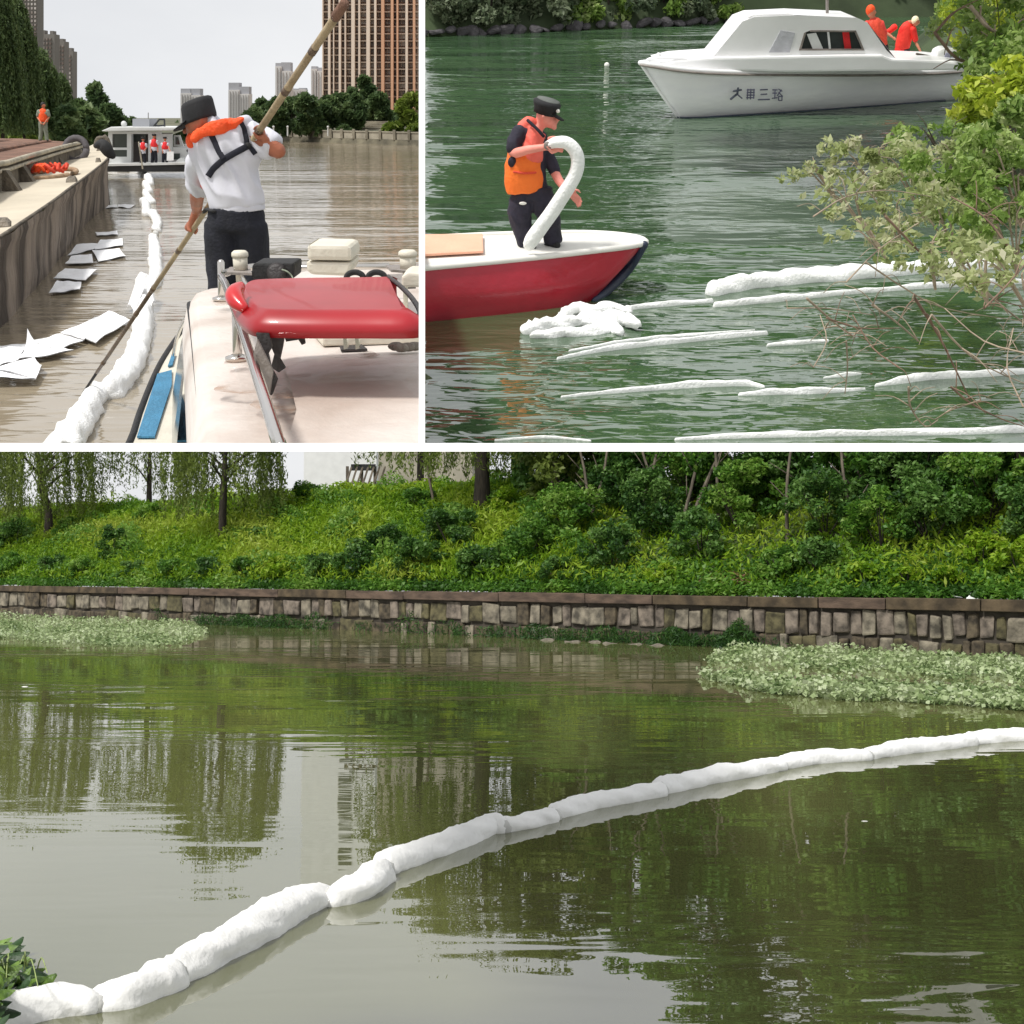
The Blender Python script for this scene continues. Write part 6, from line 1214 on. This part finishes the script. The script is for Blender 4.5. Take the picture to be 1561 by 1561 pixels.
# cabin built from panels round a cavity, with windows
cab = [(1086, 89), (1132, 33), (1150, 26), (1215, 23), (1305, 27), (1322, 34), (1366, 90)]
Yc = YW + .25; n_ = len(cab)
near = [TR.at(x, y, Yc) for x, y in cab]; fari = [p + Vector((0, 1.35, 0)) for p in near]
g = G(); 
for i_ in range(n_ - 1): g.add([near[i_], near[i_ + 1], fari[i_ + 1], fari[i_]], [(0, 1, 2, 3)])
part(TR, 'cabin_roof', g, M_wht, wb, smooth=False); part(TR, 'cabin_far_side', G().add(fari, [tuple(range(n_))]), M_wht, wb)
def cpan(pts, nm='cabin_side', m=None, off=0, d=.05): part(TR, nm, G().prism([TR.at(x, y, Yc + off) for x, y in pts], (0, d, 0)), m or M_wht, wb)
cpan([(1086, 89), (1200, 89), (1200, 23.5), (1150, 26), (1132, 33)]); cpan([(1200, 89), (1366, 90), (1352, 77), (1200, 77)]); cpan([(1200, 77), (1218, 77), (1226, 50), (1236, 46), (1236, 24), (1200, 23.5)]); cpan([(1236, 46), (1305, 46.5), (1318, 77), (1352, 77), (1322, 34), (1305, 27), (1236, 24)])
cpan([(1218, 77), (1318, 77), (1305, 46.5), (1236, 46), (1226, 50)], 'side_window', M_gl2 if 'M_gl2' in globals() else mat('boat_glass', (.05, .055, .06), .1, .2, 3, 0, spec=.7), .06, .02)
cpan([(1240, 77), (1256, 77), (1244, 50), (1230, 52)], 'curtain', M_wht, .03, .02); cpan([(1288, 77), (1298, 77), (1294, 47), (1284, 47)], 'red_curtain', M_vestr, .035, .02); cpan([(1264, 77), (1267, 77), (1264, 47), (1261, 47)], 'window_bar', M_wht, .02, .03)
for q in ([(1218, 77), (1318, 77), (1317, 74.5), (1219, 74.5)], [(1236, 46), (1305, 46.5), (1306, 49), (1235, 48.5)], [(1218, 77), (1226, 50), (1229, 50), (1221, 77)], [(1318, 77), (1305, 46.5), (1302, 46.5), (1315, 77)]): cpan(q, 'window_frame', M_greym, -.02, .03)
cpan([(1172, 80), (1204, 80), (1212, 50), (1190, 46)], 'front_window', mat('clouded_glass', (.55, .55, .6), .3), -.01, .02)
part(TR, 'roof_rail', G().tube([TR.at(x, y, Yc + .1) for x, y in ((1140, 31), (1146, 24), (1200, 21.5), (1212, 25))], [.028], n=8), M_wht, wb, smooth=True); part(TR, 'roof_rail', G().tube([TR.at(x, y, Yc + .9) for x, y in ((1150, 30), (1156, 23), (1204, 20.5), (1214, 25))], [.028], n=8), M_wht, wb, smooth=True)
part(TR, 'mast', G().bar(TR.at(1261, 25, Yc + .7), TR.at(1261, -40, Yc + .7), .03, 8), M_greym, wb, smooth=True)
part(TR, 'bow_rail', G().tube([TR.at(x, y, YW + .15) for x, y in ((985, 96), (990, 90), (1015, 88.5), (1042, 89.5), (1050, 93))], [.03], n=8), M_wht, wb, smooth=True); part(TR, 'bow_cleat', G().ball(TR.at(1004, 84.5, YW + .3), .055, 8, 6), M_wht, wb)
part(TR, 'rub_rail', G().tube([p + Vector((0, -.07, -.03)) for p in Nn], [.022], n=8), M_greym, wb, smooth=True)
om = thing(TR, 'outboard_motor', TR.at(1455, 92, YW + 1.2), 'white and grey outboard motor on the stern of the cabin boat', 'outboard motor')
part(TR, 'cowling', pxpoly(TR, [(1427, 90), (1430, 78), (1440, 73), (1457, 74), (1468, 82), (1466, 92)], YW + .9, .45), M_wht, om, bevel=.05); part(TR, 'vents', pxpoly(TR, [(1440, 88), (1442, 81), (1460, 82), (1464, 89)], YW + .87, .06), mat('lilac_grey', (.3, .3, .42), .6), om, bevel=.01); part(TR, 'leg', G().bar(TR.at(1462, 92, YW + 1.3), TR.at(1490, 108, YW + 1.6), .07, 8), M_greym, om, smooth=True); part(TR, 'tiller', G().bar(TR.at(1430, 88, YW + 1), TR.at(1397, 82, YW + .9), .02, 6), M_steel, om)
# lettering on the bow, copied stroke for stroke as far as it can be read
M_ink = mat('faded_ink', (.14, .14, .22), .8, .2, 6, 0); M_ink2 = mat('dark_ink', (.07, .08, .11), .8, .2, 6, 0)
hx_ = [p[0] for p in bots][::-1]; hy_ = [a.y * .5 + b.y * .5 for a, b in zip(Nn, Wn)][::-1]
def hullY(x): return float(np.interp(x, hx_, hy_)) - .09
def stroke(pts, wpx, m=M_ink): 
    for (x0, y0), (x1, y1) in zip(pts, pts[1:]):
        a, b = TR.at(x0, y0, hullY(x0)), TR.at(x1, y1, hullY(x1)); part(TR, 'letter_stroke', G().bar(a, b, wpx * .5 * YW / F, 5), m, wb)
stroke([(1118, 139), (1130, 137)], 3, M_ink2); stroke([(1125, 134.5), (1124, 143), (1114, 151)], 3.4, M_ink2); stroke([(1123, 143), (1131, 150)], 2.2)
for a in ([(1139, 137), (1150, 137)], [(1139, 141), (1150, 141)], [(1138.5, 145), (1150, 145)], [(1138, 149), (1149, 149)], [(1140, 136), (1139, 151)], [(1144.5, 136), (1144, 151)], [(1149.5, 136), (1149, 150)]): stroke(a, 1.9)
stroke([(1159, 137), (1170, 136.5)], 2.0); stroke([(1160, 144), (1169, 143.5)], 2.0); stroke([(1156, 152), (1173, 151.5)], 2.2)
for a in ([(1178, 137), (1185, 137)], [(1178, 142), (1184, 142)], [(1181.5, 137), (1181, 150)], [(1177, 150), (1185, 149)], [(1187, 136), (1192, 139)], [(1191, 137), (1185, 146)], [(1187, 141), (1193, 147)], [(1187, 147), (1192, 147), (1192, 153), (1187, 153), (1187, 147)]): stroke(a, 1.7)
# two people in red on the cabin boat
Yp = Nn[2].y + 1.0; sp = Yp / F
figure(TR, 'person in red jacket and orange helmet behind the white boat cabin', Yp, dict(hd=(1328, 18, 0), nk=(1331, 29), hp=(1340, 75), sl=(1322, 36), el=(1320, 52), hl=(1328, 66), sr=(1342, 36), er=(1350, 52), hr=(1350, 66), kl=(1335, 105), fl=(1335, 128), kr=(1347, 105), fr=(1347, 128)), sp, mat('red_jacket', lin(232, 70, 60), .7, .1, 4, .2), M_navy, M_orr, hair=M_orange, cap=False, voxel=.022)
figure(TR, 'person in bright red jacket and pale hat bending at the white boat stern', Yp + .3, dict(hd=(1396, 33, -.1), nk=(1385, 34), hp=(1374, 77), sl=(1364, 41, .1), el=(1352, 50, 0), hl=(1362, 58, -.2), sr=(1392, 44, -.1), er=(1396, 64, -.1), hr=(1404, 80, -.3), kl=(1370, 98), fl=(1370, 122), kr=(1382, 98), fr=(1382, 122)), sp, mat('bright_red_jacket', lin(245, 48, 38), .7, .1, 4, .2), M_navy, mat('red_vest_bright', lin(250, 60, 45), .7, .1, 4, .2), hair=mat('pale_hat', lin(240, 225, 190), .7), cap=False, voxel=.022)
# ---------------- right bank: bushes and bare twigs over the water
g = G(); rb_ = [TR.on(x, y, 0) for x, y in ((1395, 60), (1420, 95), (1480, 130), (1500, 190), (1500, 260), (1560, 300), (1600, 420))]
part(TR, 'right_bank', G().strips([rb_, [p + Vector((.5, .2, .4)) for p in rb_], [p + Vector((3.5, 1, 1.0)) for p in rb_]]), M_bs, kind='structure')
def rbush(px, py, Y, r, n, m, label, sq=(1, 1, .8), size=.13, k=22, low=-.8, cr=.33):
    c = TR.at(px, py, Y); t = thing(TR, 'bush', (c.x, c.y, max(0, c.z - r * .8)), label, 'bush', 'bushes of the right bank of the green river'); P, ti = clumps(c, r, n, k, sq, cr, low); P[:, 2] = np.maximum(P[:, 2], .03)
    link(TR, 'foliage', leaves(P, size, m, 'foliage', .5, .3, tint=ti), t); g = G()
    for i_ in range(6): a = random.uniform(0, 2 * PI); e = c + Vector((math.cos(a) * r * .7, math.sin(a) * r * .5, random.uniform(-.2, .7) * r)); g.tube([(c.x + .2, c.y, max(0, c.z - r)), (c + e) / 2, e], [.012, .008, .003], n=5, dome=False)
    part(TR, 'stem', g, M_bark2 if Y > 14.5 else M_twig, t)
for a in [(1500, 15, 28, .9, 1500, LM_rt, 'green bush above the stern of the cabin boat'), (1490, 38, 27, .85, 1400, LM_ylw, 'yellow tinged bush right of the pale hat'), (1530, 40, 24, 1.2, 2000, LM_rt, 'large bush in the upper right corner'), (1535, 95, 22, .7, 1300, LM_rt, 'bush touching the stern of the cabin boat'), (1560, 120, 20, 1.0, 1700, LM_rt, 'dense green bush at the right edge beside the boat stern'),
          (1540, 150, 17.5, .62, 1800, LM_ylw, 'brightest yellow green bush at the right edge'), (1500, 160, 18, .42, 1000, LM_ylw, 'small bright spray left of the brightest bush'), (1545, 215, 16, .55, 1500, LM_rt, 'green bush below the brightest one at the right edge')]: rbush(*a)
LM_ol = leafmat('leaf_olive', [(.24, .3, .1), (.38, .44, .18), (.5, .54, .28), (.66, .64, .46)], .5)
for a in [(1320, 245, 14, .42, 700, LM_ol, 'loose olive spray left of the middle right bushes', (1.7, 1, .5)), (1390, 262, 13.5, .5, 1000, LM_ol, 'olive spray overhanging the water in the middle right', (1.5, 1, .6)), (1470, 250, 13, .5, 1200, LM_rt, 'green spray over the water beside the right edge', (1.5, 1, .6)), (1540, 270, 12.5, .5, 1200, LM_rt, 'green spray at the right edge over the water', (1.3, 1, .8)),
          (1350, 320, 12.6, .36, 420, LM_ol, 'thin faded spray above the thick boom', (1.6, 1, .7)), (1440, 335, 12.2, .45, 650, LM_ol, 'faded spray above the thick boom, nearer the edge', (1.5, 1, .8)), (1530, 345, 11.8, .45, 800, LM_rt, 'spray at the right edge right above the thick boom', (1.3, 1, .8)), (1250, 268, 14.2, .26, 170, LM_ol, 'small wisp of leaves farthest out over the water', (1.8, 1, .6)), (1290, 300, 13.5, .3, 150, LM_ol, 'sparse wisp just below the farthest wisp', (1.6, 1, .8)), (1400, 385, 11.5, .34, 260, LM_ol, 'sparse wisp hanging before the thick boom', (1.9, 1, .6)), (1480, 400, 11, .36, 330, LM_ol, 'sparse wisp before the thick boom, next to the edge', (1.6, 1, .6)), (1545, 420, 10.5, .34, 380, LM_ol, 'sparse wisp before the thick boom at the very edge', (1.4, 1, .7)), (1430, 215, 15, .4, 480, LM_rt, 'light spray under the stern of the cabin boat', (1.6, 1, .5)), (1500, 300, 12.6, .42, 800, LM_rt, 'dense spray in the middle of the right edge', (1.4, 1, .8)), (1330, 360, 12, .26, 120, LM_ol, 'faint wisp above the middle of the thick boom', (1.8, 1, .6))]:
    rbush(a[0], a[1], a[2], a[3], a[4], a[5], a[6], a[7], size=.085, k=26, cr=.24)
tw = [([(1395, 455), (1430, 510), (1455, 560), (1480, 612)], 5), ([(1420, 480), (1465, 530), (1510, 562), (1575, 590)], 4), ([(1385, 590), (1388, 620), (1410, 650), (1430, 640)], 4), ([(1450, 590), (1480, 615), (1530, 640), (1580, 655)], 4), ([(1495, 610), (1450, 625), (1425, 640)], 3), ([(1230, 455), (1270, 490), (1300, 512)], 4), ([(1260, 485), (1310, 500), (1370, 500)], 3), ([(1330, 465), (1365, 490), (1400, 520)], 4), ([(1290, 520), (1292, 560), (1288, 600)], 3), ([(1500, 470), (1530, 440), (1565, 400)], 4), ([(1480, 420), (1520, 460), (1570, 500)], 4),
      ([(1320, 400), (1380, 440), (1440, 470), (1560, 490)], 3), ([(1350, 330), (1420, 400), (1500, 450), (1570, 470)], 4), ([(1240, 330), (1290, 300), (1350, 290), (1420, 300)], 3), ([(1290, 430), (1340, 380), (1400, 340)], 3), ([(1540, 380), (1500, 330), (1450, 300)], 4), ([(1570, 540), (1500, 520), (1440, 470)], 3), ([(1560, 620), (1535, 560), (1545, 500)], 3), ([(1370, 560), (1330, 530), (1300, 480)], 3), ([(1200, 470), (1260, 470), (1330, 480)], 2.5), ([(1240, 560), (1260, 520), (1250, 480)], 2.5), ([(1425, 50), (1460, 90), (1510, 100)], 5), ([(1480, 10), (1510, 45), (1561, 60)], 6), ([(1500, 70), (1530, 95), (1570, 100)], 5)]
tw_o = sorted(range(len(tw)), key=lambda q: min(p[0] for p in tw[q][0]))
for i_, (pts, wv) in enumerate(tw):
    Y0 = 8.5 if pts[0][1] > 440 else 11 if pts[0][1] > 200 else 22; k_ = Y0 / F; g = G(); P = [TR.at(x, y, Y0 + .25 * j_) for j_, (x, y) in enumerate(pts)]; P2 = [Vector(a) for a in crm(P, 4)]
    g.tube(P, [wv * .5 * k_ * (1 - .2 * j_) for j_ in range(len(P))], n=6)
    for _ in range(5):
        q = random.choice(P2); e = q + Vector((random.uniform(-60, 60) * k_, random.uniform(-.2, .2), random.uniform(-45, 45) * k_)); g.tube([q, q.lerp(e, .5) + Vector((0, 0, 8 * k_)), e], [wv * .3 * k_, wv * .2 * k_, .6 * k_], n=5, dome=False)
    part(TR, 'bare_twig', g, M_twig if i_ % 3 else M_twigd, label='bare forked twig over the green water, leftmost point %s from the left' % ORD[tw_o.index(i_)], cat='twig', group='bare twigs over the green water', smooth=True)
# ================================================================== trim every set along the border bars, by planes through the eye
def plane(a, b, side):
    """plane through the eye and two picture directions; keep the side where `side` lies"""
    n = wdir(*a).cross(wdir(*b)).normalized()
    if wdir(*side).dot(n) < 0: n = -n
    return n
P_BOT = plane((0, 676), (1561, 676), (700, 300)); P_L = plane((638.8, 0), (638.8, 600), (300, 300)); P_R = plane((647.6, 0), (647.6, 600), (1200, 300))
bpy.context.view_layer.update()
for o in list(bpy.data.objects):
    if o.type != 'MESH' or o.name not in ROOT: continue
    st = ROOT[o.name][0]
    if st is BO: continue
    me = o.data; n = len(me.vertices)
    if n == 0: bpy.data.objects.remove(o); continue
    co = np.empty(n * 3, 'f'); me.vertices.foreach_get('co', co); co = co.reshape(-1, 3)
    Mw = np.array(o.matrix_world); W = co @ Mw[:3, :3].T + Mw[:3, 3] - np.array(EYE)
    inv = o.matrix_world.inverted(); nl = [(P_BOT, 1), (P_L, 1)] if st is TL else [(P_BOT, 1), (P_R, 1)]
    dead = False
    for pn, _ in nl:
        dd = W @ np.array(pn)
        if (dd < 0).all(): dead = True; break
        if (dd < 0).any():
            if me.users > 1: me = me.copy(); o.data = me
            bm = bmesh.new(); bm.from_mesh(me)
            c = inv @ EYE; nn = (o.matrix_world.to_3x3().transposed() @ pn).normalized()
            r = bmesh.ops.bisect_plane(bm, geom=bm.verts[:] + bm.edges[:] + bm.faces[:], plane_co=c, plane_no=nn, clear_inner=True, dist=1e-6)
            if n < 20000 and len(me.polygons) > 4:
                try: bmesh.ops.holes_fill(bm, edges=[e for e in r['geom_cut'] if isinstance(e, bmesh.types.BMEdge)], sides=0)
                except Exception: pass
            bm.to_mesh(me); bm.free()
            n = len(me.vertices)
            if n == 0: dead = True; break
            co = np.empty(n * 3, 'f'); me.vertices.foreach_get('co', co); co = co.reshape(-1, 3); W = co @ Mw[:3, :3].T + Mw[:3, 3] - np.array(EYE)
    if dead: bpy.data.objects.remove(o)
for o in [o for o in bpy.data.objects if o.type == 'EMPTY' and not o.children]: bpy.data.objects.remove(o)
